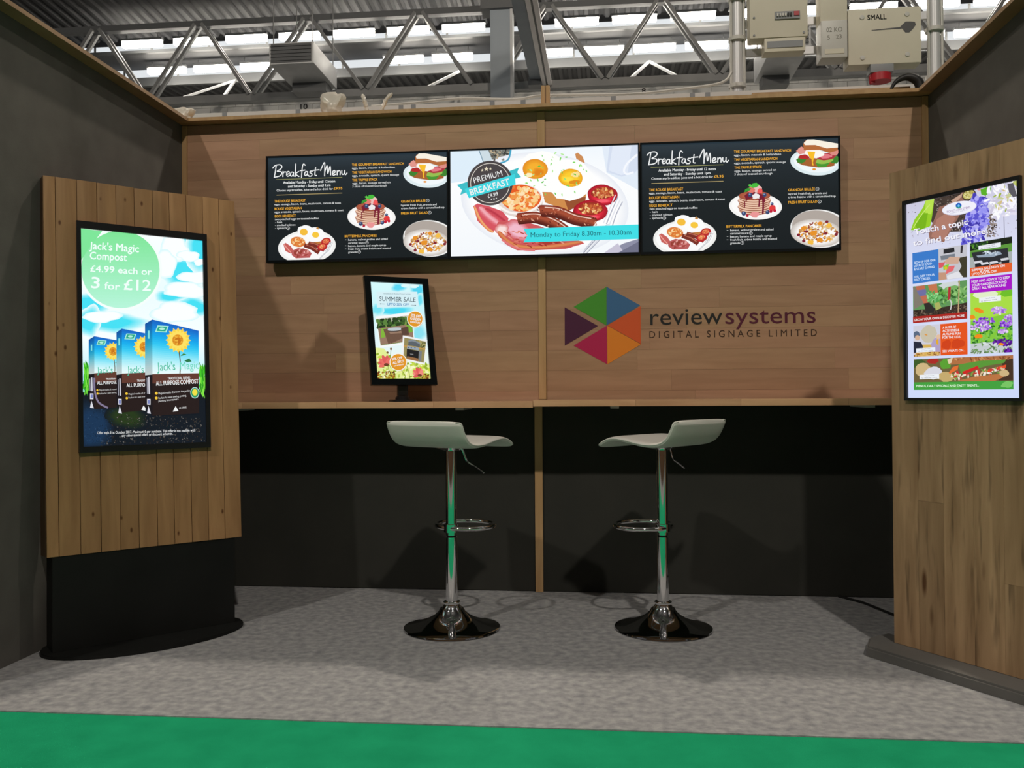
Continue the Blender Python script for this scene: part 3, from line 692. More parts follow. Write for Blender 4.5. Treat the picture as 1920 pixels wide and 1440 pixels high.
    for i in range(8):
        y = 778 - i * 19; c.e(1072, y, 130 + (i % 3) * 8, 40, (150, 82, 60), 0, 30); c.e(1072, y - 6, 128 + (i % 3) * 8, 38, (235, 196, 170) if i < 7 else (170, 85, 60), 0, 30)
    c.e(1075, 640, 112, 34, (175, 92, 66), 0, 30)
    c.p([(985, 640), (1020, 610), (1110, 605), (1160, 650), (1165, 700), (1150, 705), (1140, 670), (1120, 690), (1100, 660), (1040, 665), (1000, 680)], (122, 24, 48))
    for x, y0, y1, wd in ((1145, 660, 800, 16), (1000, 650, 690, 10), (1110, 650, 740, 12), (985, 690, 750, 8)): c.s_([(x, y0), (x + 4, (y0 + y1) / 2), (x, y1)], wd, (120, 22, 46))
    c.b(1095, 580, 40, 32, (235, 190, 185), .15); c.b(1045, 590, 36, 26, (225, 120, 110), .15); c.b(1120, 600, 24, 24, (240, 90, 90), .15); c.b(1085, 645, 34, 26, (240, 235, 236), .2)
    for x, y, r in ((1035, 633, 20), (1160, 635, 18), (980, 800, 20), (1186, 792, 18), (1225, 718, 14)): c.e(x, y, r, r, (52, 70, 110)); c.e(x - 4, y - 6, r * .4, r * .35, (130, 150, 190))
    c.b(1075, 812, 40, 26, (235, 150, 150), .15); c.b(1230, 755, 30, 26, (225, 60, 60), .15); c.e(1215, 785, 14, 14, (190, 20, 50)); c.e(1248, 778, 14, 14, (200, 30, 60)); c.e(1010, 820, 13, 13, (180, 20, 50))
    c.p([(1040, 560), (1055, 530), (1090, 525), (1115, 545), (1090, 565), (1055, 572)], (70, 185, 60)); c.p([(985, 610), (990, 585), (1015, 570), (1045, 575), (1030, 595)], (50, 150, 50)); c.p([(1015, 545), (1035, 535), (1055, 555), (1035, 565)], (90, 200, 70))
    # egg sandwich
    c.pic('sandwich_picture', 1); c.e(1600, 345, 218, 120, (222, 236, 240), 6, 40); c.e(1602, 340, 190, 98, (240, 247, 250), 6, 36)
    c.b(1610, 350, 165, 42, (165, 95, 45), .08, 22, 6); c.b(1480, 320, 40, 34, (60, 130, 45), .2); c.b(1660, 362, 60, 34, (70, 150, 50), .2); c.b(1770, 325, 40, 36, (60, 130, 45), .2)
    c.b(1505, 295, 50, 22, (180, 40, 40), .1); c.b(1680, 330, 80, 32, (150, 190, 80), .1, 16, -8); c.b(1700, 296, 85, 34, (170, 50, 60), .1, 16, -8); c.b(1690, 292, 60, 20, (225, 120, 130), .2)
    c.b(1480, 240, 40, 36, (225, 150, 140), .2); c.b(1765, 255, 40, 30, (220, 140, 130), .2)
    c.b(1590, 262, 82, 44, (252, 248, 240), .1, 18, 8); c.p([(1530, 245), (1600, 250), (1590, 300), (1580, 350), (1588, 375), (1572, 375), (1568, 320), (1545, 290)], (248, 190, 40)); c.e(1590, 410, 16, 9, (235, 150, 50))
    c.p([(1495, 180), (1510, 150), (1560, 140), (1790, 185), (1796, 240), (1720, 262), (1640, 235), (1500, 235)], (180, 105, 55)); c.p([(1500, 170), (1530, 140), (1590, 140), (1796, 180), (1796, 215), (1700, 222), (1600, 190), (1510, 190)], (248, 240, 225))
    # granola bowl
    c.pic('granola_picture', 1); c.e(1635, 945, 252, 172, (238, 238, 236), 6, 44); c.p([(1635 + 236 * math.cos(t) , 932 + 150 * math.sin(t) + 24 * math.cos(t)) for t in [2 * PI * k / 40 for k in range(40)]], (176, 166, 158)); c.soft(1610, 985, 225, 125, (252, 250, 248), (196, 188, 180), 0, 36, 6, .7)
    c.scat(ell_pt(1625, 985, 165, 92), 170, 15, 8, [(225, 190, 130), (200, 150, 90), (240, 215, 170), (170, 115, 65), (235, 160, 50), (150, 60, 50), (215, 200, 175)])
    for x, y, r in ((1500, 940, 34), (1585, 985, 40), (1640, 1050, 34), (1560, 1070, 34), (1720, 920, 34), (1640, 900, 28)): c.b(x, y, r * .8, r * .62, random.choice([(238, 165, 45), (245, 190, 70), (230, 145, 40)]), .2)
    for x, y in ((1500, 1055), (1455, 1000), (1700, 885), (1690, 990), (1780, 1000), (1525, 970)): c.e(x, y, 15, 13, (130, 35, 50))

def draw_premium(c):
    c.pic('table_picture', 1)
    c.p([(75, 122), (420, 112), (380, 240), (240, 400), (80, 420)], (222, 238, 250)); c.p([(1500, 78), (1838, 68), (1838, 500), (1700, 420), (1540, 330)], (226, 236, 248))
    c.pic('cup_picture', 2); c.p([(1540, 325), (1570, 75), (1838, 68), (1838, 300), (1800, 340), (1680, 368)], (212, 222, 240)); c.p([(1560, 310), (1600, 75), (1780, 70), (1740, 340), (1680, 355)], (226, 234, 248)); c.s_([(1832, 160), (1740, 240), (1705, 310), (1730, 345), (1790, 330)], 20, (245, 248, 255))
    c.pic('napkin_picture', 1); c.p([(1500, 1098), (1700, 1000), (1838, 960), (1838, 1090)], (140, 142, 165)); c.p([(1500, 1098), (1640, 1000), (1700, 1090)], (200, 196, 214)); c.p([(1640, 1092), (1838, 985), (1838, 1090)], (110, 112, 135))
    c.pic('pepper_picture', 2)
    c.p([(350, 114), (640, 106), (625, 190), (600, 235), (440, 245), (375, 215)], (205, 220, 228)); c.p([(430, 112), (640, 106), (610, 205), (470, 215)], (110, 112, 105)); c.scat(quad_pt((440, 112), (630, 108), (600, 200), (480, 210)), 60, 12, 8, [(60, 62, 60), (150, 150, 140), (190, 170, 140), (90, 80, 70)]); c.s_([(640, 110), (615, 200), (540, 235)], 16, (70, 165, 200)); c.s_([(345, 118), (382, 220)], 8, (120, 150, 170))
    c.pic('plate_picture', 4)
    c.soft(960, 620, 790, 480, (254, 254, 254), (232, 236, 244), 0, 48, 8, .86)
    c.pic('breakfast_picture', 6)
    # toast and eggs
    c.p([(935, 510), (1350, 520), (1340, 600), (1180, 690), (960, 610)], (208, 140, 75)); c.p([(1140, 580), (1345, 560), (1330, 620), (1180, 690)], (150, 80, 45))
    c.b(930, 320, 240, 190, (254, 254, 252), .06, 24); c.b(1190, 400, 230, 190, (254, 254, 253), .06, 24)
    c.p([(1245, 150), (1270, 138), (1315, 175), (1338, 240), (1300, 225), (1255, 195)], (205, 140, 85))
    c.soft(868, 292, 118, 96, (246, 176, 44), (226, 140, 26), .03); c.soft(900, 325, 70, 40, (224, 130, 24), (240, 164, 36), .2); c.b(810, 350, 30, 22, (252, 240, 190), .2)
    c.soft(1202, 378, 114, 86, (252, 206, 44), (236, 166, 28), .03); c.soft(1175, 390, 60, 36, (254, 224, 70), (248, 200, 40), .2); c.b(1250, 345, 44, 26, (250, 225, 150), .2); c.b(1240, 420, 50, 20, (226, 140, 26), .2)
    c.scat(ell_pt(1050, 350, 320, 210), 46, 14, 6, [(120, 215, 90), (90, 195, 70), (180, 235, 150), (150, 225, 120)])
    # grilled tomatoes
    for x, y, rx, ry in ((1500, 545, 145, 100), (1385, 695, 160, 105)):
        c.soft(x, y, rx, ry, (226, 40, 62), (158, 14, 34), .05, core=.6); c.soft(x, y + ry * .55, rx * .6, ry * .22, (246, 96, 110), (222, 38, 60), .1); c.soft(x + 5, y - ry * .22, rx * .76, ry * .57, (186, 80, 44), (150, 36, 28), .06)
        c.scat(ell_pt(x + 5, y - ry * .22, rx * .66, ry * .45), 52, 16, 9, [(230, 160, 90), (245, 205, 140), (200, 100, 50), (160, 60, 40), (214, 130, 80)])
    # beans in a pot
    c.e(740, 585, 205, 150, (235, 225, 218), 4, 40); c.p([(520, 600), (945, 560), (930, 640), (860, 720), (700, 750), (560, 710)], (226, 214, 208)); c.e(735, 568, 190, 128, (232, 92, 30), 4, 40)
    c.scat(ell_pt(735, 568, 172, 112), 150, 24, 15, [(246, 186, 100), (250, 206, 140), (240, 150, 70), (252, 226, 180), (236, 120, 50)], .12)
    c.s_([(520, 640), (640, 705), (780, 705), (900, 640), (942, 560)], 20, (250, 246, 242))
    # bacon
    c.p([(290, 640), (330, 615), (430, 640), (560, 690), (620, 760), (600, 830), (500, 850), (480, 890), (400, 850), (330, 780)], (214, 84, 96)); c.rod([(300, 640), (350, 760), (420, 850), (480, 888)], 26, (225, 130, 80), (240, 176, 120)); c.rod([(345, 650), (430, 740), (530, 815)], 70, (214, 84, 96), (244, 176, 186)); c.rod([(400, 660), (500, 720), (600, 800)], 40, (214, 84, 96), (184, 52, 70))
    c.p([(495, 860), (520, 790), (700, 770), (905, 830), (1300, 985), (1330, 1000), (1150, 1050), (860, 1060), (700, 1060), (590, 1000)], (206, 88, 92)); c.soft(705, 875, 150, 85, (242, 186, 204), (208, 92, 98), .2, rot=20); c.soft(1000, 985, 230, 50, (170, 56, 48), (206, 88, 92), .2, rot=8); c.soft(560, 870, 70, 60, (250, 226, 222), (214, 110, 112), .2)
    c.rod([(520, 880), (620, 980), (760, 1030), (1000, 1030), (1310, 985)], 44, (196, 84, 66), (222, 140, 84)); c.s_([(560, 960), (700, 1040), (860, 1060)], 18, (226, 120, 120)); c.scat(quad_pt((560, 870), (760, 880), (1200, 1000), (700, 1040)), 40, 22, 6, [(186, 66, 60), (228, 150, 132), (160, 50, 42), (218, 120, 102)], .2, (0, 40))
    # sausages
    for pts, wd in (([(740, 760), (880, 755), (1040, 810), (1170, 900)], 110), ([(950, 690), (1080, 705), (1240, 770), (1380, 800)], 112)):
        P_ = [(pts[0][0] - 40, pts[0][1] + 4)] + pts + [(pts[-1][0] + 40, pts[-1][1] + 26)]; c.rod(P_, wd, (120, 40, 28), (168, 78, 52), (76, 20, 16)); c.s_([(x + 10, y - 34) for x, y in P_[1:-1]], 9, (240, 206, 190), 8)
        c.scat(lambda: (lambda q: (q[0] + random.uniform(-60, 60), q[1] + random.uniform(-40, 30)))(random.choice(pts)), 34, 11, 5, [(190, 104, 76), (222, 156, 128), (140, 54, 36), (96, 28, 20)])
    # fork
    for j in range(4): c.s_([(1622 + j * 22, 545 + j * 22), (1560 + j * 24, 690 + j * 10), (1508 + j * 28, 810 + j * 8)], 10, (226, 228, 236) if j % 2 == 0 else (176, 180, 196))
    c.rod([(1560, 820), (1420, 980), (1320, 1095)], 44, (200, 204, 216), (242, 244, 248)); c.s_([(1545, 850), (1400, 1000), (1315, 1095)], 6, (120, 126, 150)); c.s_([(1590, 850), (1440, 1000), (1350, 1092)], 6, (150, 156, 176))
    # badge and ribbons
    c.pic('badge', 40)
    c.p([(628, 310), (718, 280), (700, 325), (738, 370), (640, 395)], (60, 190, 200)); c.p([(138, 440), (235, 410), (250, 500), (168, 535), (185, 488)], (60, 190, 200))
    c.e(448, 424, 212, 212, (72, 66, 68), 0, 48); c.e(448, 424, 186, 190, (225, 218, 208), 0, 48); c.e(448, 424, 180, 184, (72, 66, 68), 0, 48)
    c.star(412, 290, 26, (226, 216, 190)); c.star(374, 303, 15, (226, 216, 190)); c.star(450, 288, 15, (226, 216, 190)); c.star(460, 578, 8, WH); c.star(484, 574, 11, WH); c.star(506, 568, 8, WH)
    c.p([(208, 478), (680, 340), (686, 440), (250, 566)], (62, 214, 224))
    c.t('PREMIUM', 300, 424, 564, 354, 52, WH, 0); c.t('BREAKFAST', 268, 540, 634, 438, 58, WH, .03); c.t('\u00a34.99', 430, 566, 524, 540, 36, WH, 0)
    c.p([(758, 858), (1838, 826), (1838, 962), (758, 986), (796, 920)], (62, 222, 230))
    c.t('Monday to Friday 8.30am - 10.30am', 826, 938, 1768, 920, 44, (28, 110, 120), 0)

def draw_compost(c):
    TLc = (290, 308)
    c.pic('sky_picture', 1)
    cy = (70, 225, 245)
    for x, y, rx, ry in ((850, 430, 110, 90), (800, 520, 90, 60), (890, 400, 60, 90), (340, 680, 80, 50), (440, 770, 140, 40), (860, 690, 70, 40), (740, 640, 60, 26), (330, 770, 50, 60)): c.soft(x, y, rx * 1.35, ry * 1.35, cy, (240, 254, 255), .2)
    for x, y, rx, ry in ((760, 400, 70, 60), (830, 440, 50, 26), (870, 545, 80, 30), (720, 480, 50, 60), (400, 745, 90, 26), (885, 470, 26, 16), (820, 610, 110, 36), (760, 720, 120, 44)): c.soft(x, y, rx * 1.1, ry * 1.1, (252, 255, 255), (214, 250, 254), .22, core=0.8)
    c.pic('grass_picture', 1); c.scat(quad_pt((310, 990), (330, 990), (335, 1110), (308, 1110)), 60, 3.5, 30, [(70, 200, 40), (130, 230, 70), (40, 150, 30)], .1, (-20, 20)); c.pic('grass_picture', 1); c.scat(quad_pt((882, 990), (905, 985), (905, 1100), (885, 1110)), 60, 3.5, 30, [(70, 200, 40), (130, 230, 70), (40, 150, 30)], .1, (-20, 20))
    c.pic('soil_picture', 2)
    c.p([(303, 1120), (340, 1108), (880, 1095), (911, 1090), (912, 1350), (305, 1385)], (16, 24, 34)); c.soft(350, 1290, 110, 150, (24, 52, 84), (16, 24, 34), .1)
    c.soft(520, 1235, 110, 60, (38, 56, 26), (16, 24, 34), .15); c.scat(quad_pt((480, 1225), (880, 1225), (905, 1350), (380, 1380)), 420, 3.6, 1.8, [(50, 47, 44), (70, 66, 62), (112, 108, 102), (34, 30, 28), (62, 50, 40)]); c.scat(quad_pt((310, 1200), (460, 1200), (440, 1370), (312, 1378)), 160, 3.5, 1.6, [(30, 56, 86), (44, 72, 104), (20, 38, 60)])
    c.pic('offer_circle', 3)
    n = 40
    def circ(r, cx=490, cy=510): return [(cx + r * 1.02 * math.cos(2 * PI * k / n), cy + r * math.sin(2 * PI * k / n)) for k in range(n)]
    c.p(circ(204), (246, 255, 252))
    for i in range(24):
        y0_, y1_ = 318 + i * 16, 318 + (i + 1) * 16 + 0.5; f_ = i / 23; Q = clip_poly(circ(192), [(280, y0_), (700, y0_), (700, y1_), (280, y1_)])
        if len(Q) > 2: c.p(Q, (126 + 56 * f_, 230 + 16 * f_, 152 + 66 * f_))
    c.p([(291, 309), (400, 320), (330, 410), (292, 470)], (126, 231, 154))
    lt = (240, 255, 250)
    c.t("Jack's Magic", 335, 410, 582, 424, 36, lt, .03); c.t('Compost', 337, 460, 522, 468, 36, lt, .03); c.t('\u00a34.99 each or', 340, 522, 646, 536, 31, lt, .03); c.t('3', 344, 603, 385, 605, 54, lt, .03); c.t('for', 410, 608, 486, 612, 34, lt, .03); c.t('\u00a312', 508, 610, 640, 614, 52, lt, .03)
    def bag(name, base, x0, x1, xs, yt0, yt1, ys, yb0, yb1, k, clip):
        """x0 front-left, x1 front-right, xs side-left; top/bottom heights"""
        c.pic(name, base, clip); hz = 1030
        top = lambda x: yt0 + (yt1 - yt0) * (x - x0) / (x1 - x0)
        def q(pts, col): c.p(pts, col)
        G8 = [(20, 104, 200), (20, 140, 225), (20, 172, 238), (50, 200, 244), (110, 222, 248), (170, 238, 250), (215, 248, 252), (240, 252, 252)]
        for i in range(28):
            f0, f1 = i / 28, (i + 1) / 28; g_ = i / 27 * 6.999; col = tuple(G8[int(g_)][j] + (G8[min(int(g_) + 1, 7)][j] - G8[int(g_)][j]) * (g_ - int(g_)) for j in range(3))
            q([(x0, top(x0) + (hz - top(x0)) * f0), (x1, top(x1) + (hz - top(x1)) * f0), (x1, top(x1) + (hz - top(x1)) * f1), (x0, top(x0) + (hz - top(x0)) * f1)], col)
            sc = tuple(int(v * .82) for v in col); q([(xs, ys + (hz - ys) * f0), (x0, top(x0) + (hz - top(x0)) * f0), (x0, top(x0) + (hz - top(x0)) * f1), (xs, ys + (hz - ys) * f1)], sc)
        q([(x0, hz), (x1, hz - 6), (x1, yb1), (x0, yb0)], (38, 26, 26)); q([(x0, hz - 6), (x1, hz - 14), (x1, hz + 34), (x0, hz + 40)], (98, 58, 48)); q([(xs, hz), (x0, hz - 4), (x0, yb0), (xs, yb0 - 40)], (26, 20, 26))
        # maker's leaf badge
        lx, ly = x0 + 48 * k, top(x0 + 48 * k) + 34 * k
        c.p([(lx - 34 * k, ly + 16 * k), (lx - 22 * k, ly - 16 * k), (lx + 34 * k, ly - 14 * k), (lx + 22 * k, ly + 18 * k)], (170, 240, 220)); c.p([(lx - 27 * k, ly + 12 * k), (lx - 18 * k, ly - 11 * k), (lx + 27 * k, ly - 10 * k), (lx + 17 * k, ly + 13 * k)], (40, 170, 140)); c.e(lx, ly, 14 * k, 6 * k, (180, 240, 220))
        c.s_([(xs + (x0 - xs) * .5, ys + 36 * k), (xs + (x0 - xs) * .5, ys + 70 * k)], 9 * k, (130, 225, 225))
        # sunflower
        fx, fy = x0 + 128 * k, top(x0) + 100 * k
        c.s_([(fx + 4 * k, fy + 50 * k), (fx + 10 * k, fy + 110 * k), (fx + 8 * k, 1026)], 5 * k, (90, 70, 40))
        c.p([(fx + 30 * k, fy + 100 * k), (fx + 55 * k, fy + 88 * k), (fx + 66 * k, fy + 104 * k), (fx + 44 * k, fy + 108 * k)], (40, 120, 70)); c.p([(fx + 10 * k, fy + 78 * k), (fx + 26 * k, fy + 64 * k), (fx + 42 * k, fy + 70 * k)], (60, 130, 50))
        c.star(fx, fy, 64 * k, (250, 214, 70), 16, .74); c.star(fx, fy, 56 * k, (253, 226, 100), 16, .70, .2); c.e(fx - 2 * k, fy, 27 * k, 28 * k, (226, 150, 36)); c.e(fx - 2 * k, fy + 2 * k, 15 * k, 16 * k, (200, 116, 26)); c.scat(ell_pt(fx, fy, 24 * k, 24 * k), 22, 4 * k, 4 * k, [(210, 130, 30), (240, 180, 60)])
    F = lambda *a: a
    allr = None
    bag('compost_bag_picture', 4, 360, 480, 332, 842, 862, 860, 1200, 1190, .74, [(325, 820), (470, 820), (472, 1225), (325, 1225)]); c.clip = None
    c.t("Jack's", 374, 1024, 452, 1021, 30, (70, 190, 160), 0); c.t('ALL PURPOSE', 374, 1080, 470, 1074, 15, WH, .02); c.t('TRADITION', 418, 1056, 468, 1054, 8, WH, .02)
    c.t('Magical results all around', 384, 1110, 470, 1104, 7, (215, 215, 215)); c.t('Perfect for seed sowing', 384, 1128, 470, 1120, 7, (215, 215, 215)); c.e(375, 1107, 5, 5, (245, 200, 60)); c.e(376, 1124, 5, 5, (245, 200, 60)); c.s_([(360, 1050), (362, 1110), (380, 1165), (425, 1192)], 9, (130, 120, 150))
    bag('compost_bag_picture', 10, 497, 625, 470, 803, 826, 822, 1215, 1200, .88, [(460, 790), (612, 790), (614, 1230), (460, 1230)]); c.clip = None
    c.t("Jack's", 524, 1022, 606, 1018, 34, (70, 190, 160), 0); c.t('ALL PURPO', 520, 1090, 612, 1086, 17, WH, .02); c.t('TRADIT', 572, 1063, 612, 1061, 10, WH, .02); c.e(520, 1122, 6, 6, (245, 200, 60)); c.e(521, 1144, 6, 6, (245, 200, 60)); c.t('Magical results of ar', 530, 1128, 612, 1121, 8, (215, 215, 215)); c.t('Perfect for seed sow', 530, 1146, 612, 1138, 8, (215, 215, 215)); c.p([(593, 1200), (604, 1178), (613, 1190), (613, 1204)], WH)
    bag('compost_bag_picture', 16, 648, 878, 612, 756, 808, 778, 1228, 1212, 1.0, None)
    c.t("Jack's", 672, 1008, 762, 1002, 40, (60, 185, 150), 0); c.t('Magic', 786, 1000, 878, 994, 38, (110, 215, 190), 0)
    c.t('TRADITIONAL BLEND', 724, 1050, 834, 1044, 11, WH, .02); c.t('ALL PURPOSE COMPOST', 666, 1080, 875, 1066, 21, WH, .03); c.e(667, 1118, 7, 7, (245, 200, 60)); c.e(667, 1141, 7, 7, (245, 200, 60))
    c.t('Magical results all around the garden', 678, 1123, 834, 1106, 9.5, (225, 225, 225)); c.t('Perfect for seed sowing, potting,', 678, 1146, 816, 1130, 9.5, (225, 225, 225)); c.t('planting & containers', 678, 1160, 776, 1148, 9.5, (225, 225, 225))
    c.e(857, 1112, 22, 28, (190, 220, 220)); c.e(857, 1112, 19, 24, (40, 150, 100)); c.e(857, 1110, 13, 16, (240, 225, 70)); c.p([(748, 1206), (762, 1178), (776, 1202)], WH); c.t('60 LITRES', 780, 1192, 816, 1188, 8, (220, 220, 220), .02)
    for x, y in ((630, 1160), (487, 1162), (347, 1138)): c.r(x - 9, y - 14, x + 8, y + 14, (225, 225, 235)); c.r(x - 6, y - 9, x + 5, y + 9, (120, 130, 190)); c.p([(x - 9, y + 56), (x - 2, y + 20), (x + 10, y + 58)], (220, 220, 230))
    for x, y0, y1 in ((630, 1040, 1120), (487, 1050, 1130), (346, 1048, 1110)): c.s_([(x, y0), (x + 2, y1)], 7, (205, 205, 215)); c.s_([(x - 9, y0 + 4), (x - 7, y1)], 3, (180, 180, 195))
    c.pic('lettering', 30); c.t('Offer ends 31st October 2017. Maximum 6 per purchase. This offer is not availble with', 374, 1322, 858, 1300, 12, WH, .005); c.t('any other special offers or discount schemes.', 496, 1333, 748, 1318, 12, WH, .005)

def draw_summer(c):
    c.pic('sky_picture', 1)
    for x, y, rx, ry, col in ((480, 215, 60, 40, (90, 215, 245)), (680, 240, 60, 60, (80, 210, 240)), (430, 460, 190, 34, (70, 215, 240)), (700, 350, 30, 60, (110, 225, 245)), (260, 440, 50, 60, (120, 228, 245)), (690, 690, 70, 70, (140, 225, 240)), (560, 190, 40, 20, (225, 250, 252)), (640, 200, 40, 16, (225, 250, 252))): c.soft(x, y, rx * 1.3, ry * 1.3, col, (206, 246, 250), .2)
    c.pic('flower_picture', 2)
    c.p([(236, 840), (330, 850), (420, 960), (520, 1020), (640, 1010), (760, 1000), (800, 1010), (812, 1163), (262, 1163)], (226, 238, 150))
    c.scat(quad_pt((245, 900), (790, 1020), (808, 1160), (265, 1160)), 150, 20, 12, [(200, 220, 70), (235, 240, 150), (150, 180, 50), (245, 248, 200), (180, 205, 80)], .25); c.scat(quad_pt((265, 1080), (440, 1090), (440, 1160), (268, 1160)), 60, 12, 8, [(120, 60, 20), (160, 110, 30), (200, 180, 60), (90, 40, 20)]); c.scat(quad_pt((700, 1110), (800, 1110), (806, 1160), (700, 1160)), 30, 12, 8, [(120, 60, 20), (190, 160, 60)])
    for pts in ([(402, 860), (395, 960), (400, 1050)], [(365, 1020), (385, 1080), (398, 1120)], [(470, 1040), (540, 1110), (548, 1160)], [(560, 1010), (590, 1100), (600, 1160)]): c.s_(pts, 5, (110, 130, 50))
    for fx, fy, k in ((355, 1010, 1.0), (700, 1120, .85)):
        for a, L in ((-170, 85), (-145, 92), (-115, 95), (-85, 85), (-60, 70), (-200, 80), (-30, 50)):
            t = math.radians(a); c.e(fx + math.cos(t) * L * .5 * k, fy + math.sin(t) * L * .5 * k, L * .55 * k, 20 * k, random.choice([(232, 110, 100), (240, 140, 125), (222, 90, 90)]), a)
        c.e(fx, fy + 8 * k, 26 * k, 16 * k, (110, 60, 40))
    for x, y in ((402, 855), (366, 893)): c.e(x, y, 12, 12, (120, 90, 50))
    c.pic('garden_photo', 8)
    c.p([(236, 520), (620, 470), (650, 795), (290, 842)], (246, 248, 248)); Q = [(250, 540), (610, 500), (636, 735), (378, 806), (300, 740)]
    c.p([(250, 545), (612, 505), (640, 770), (295, 820)], (120, 150, 70)); c.p([(250, 545), (612, 505), (618, 560), (262, 610)], (190, 190, 170)); c.scat(quad_pt((258, 565), (600, 530), (604, 610), (275, 640)), 60, 26, 20, [(40, 66, 30), (60, 95, 40), (30, 50, 24), (90, 130, 60)], .2); c.p([(268, 640), (620, 600), (638, 765), (296, 815)], (150, 120, 100)); c.p([(300, 645), (350, 640), (340, 735), (296, 740)], (130, 180, 60)); c.p([(560, 610), (618, 605), (626, 680), (570, 690)], (120, 175, 55))
    c.e(440, 655, 95, 24, (86, 70, 62), -4); c.e(440, 650, 80, 18, (190, 200, 205), -4)
    for pts in ([(325, 665), (380, 680), (440, 760), (375, 806)], [(390, 700), (520, 690), (520, 745), (400, 800)], [(505, 640), (580, 620), (590, 710), (515, 715)], [(320, 650), (365, 648), (380, 690), (340, 700)]): c.p(pts, random.choice([(110, 82, 66), (90, 66, 54), (124, 94, 76)]))
    c.pic('barbecue_photo', 22)
    c.p([(525, 715), (778, 768), (752, 1020), (510, 965)], (240, 242, 242)); c.p([(540, 738), (765, 780), (742, 998), (530, 952)], (150, 140, 90)); c.scat(quad_pt((640, 770), (758, 790), (748, 860), (650, 850)), 40, 12, 8, [(60, 70, 40), (100, 110, 60), (170, 160, 100)])
    c.p([(535, 815), (760, 850), (756, 868), (533, 835)], (190, 150, 80)); c.p([(585, 770), (700, 795), (702, 835), (578, 818)], (90, 98, 106)); c.s_([(585, 775), (640, 772), (700, 800)], 14, (130, 140, 150)); c.p([(570, 822), (690, 845), (688, 872), (568, 850)], (150, 165, 180)); c.p([(566, 855), (690, 878), (686, 975), (562, 945)], (30, 30, 32)); c.p([(690, 875), (722, 880), (714, 985), (688, 978)], (120, 125, 130)); c.t('WEBER', 598, 912, 634, 918, 9, (190, 190, 190))
    for x in (585, 612, 650): c.e(x, 843, 6, 6, (60, 70, 90))
    c.p([(570, 930), (686, 955), (682, 985), (566, 960)], (150, 105, 66))
    for cx, cy, rx, ry in ((650, 546, 84, 86), (476, 992, 90, 90)): c.pic('offer_badge', 40); c.e(cx + 3, cy + 4, rx, ry, (215, 205, 180), 0, 32); c.e(cx, cy, rx, ry, (250, 248, 240), 0, 32); c.e(cx, cy, rx - 7, ry - 7, (226, 150, 36), 0, 32)
    c.pic('lettering', 44); c.t('25% OFF', 604, 518, 706, 532, 26, WH, .04); c.t('GARDEN', 598, 552, 708, 568, 27, WH, .04); c.t('FURNITURE', 600, 584, 700, 598, 18, WH, .04); c.pic('lettering', 44); c.t('30% OFF', 414, 978, 520, 958, 26, WH, .04); c.t("ALL BBQ'S", 420, 1014, 536, 992, 24, WH, .04); c.t('AND ACCESSORIES', 432, 1040, 534, 1020, 12, WH, .04)
    c.pic('lettering', 40)
    c.p([(245, 262), (672, 262), (690, 415), (252, 428)], (214, 240, 246)); c.t('HUNDREDS OF PRODUCTS, JUST ADDED', 318, 288, 604, 294, 10, (90, 120, 130)); c.t('SUMMER SALE', 276, 358, 656, 370, 46, (40, 60, 72), 0); c.t('UPTO 50% OFF', 358, 405, 584, 411, 26, (30, 120, 180), .02)
    c.s_([(290, 389), (335, 391)], 3, (60, 90, 100)); c.s_([(608, 402), (655, 404)], 3, (60, 90, 100)); c.p([(280, 389), (294, 382), (294, 396)], (60, 90, 100)); c.p([(662, 404), (648, 398), (648, 411)], (60, 90, 100))

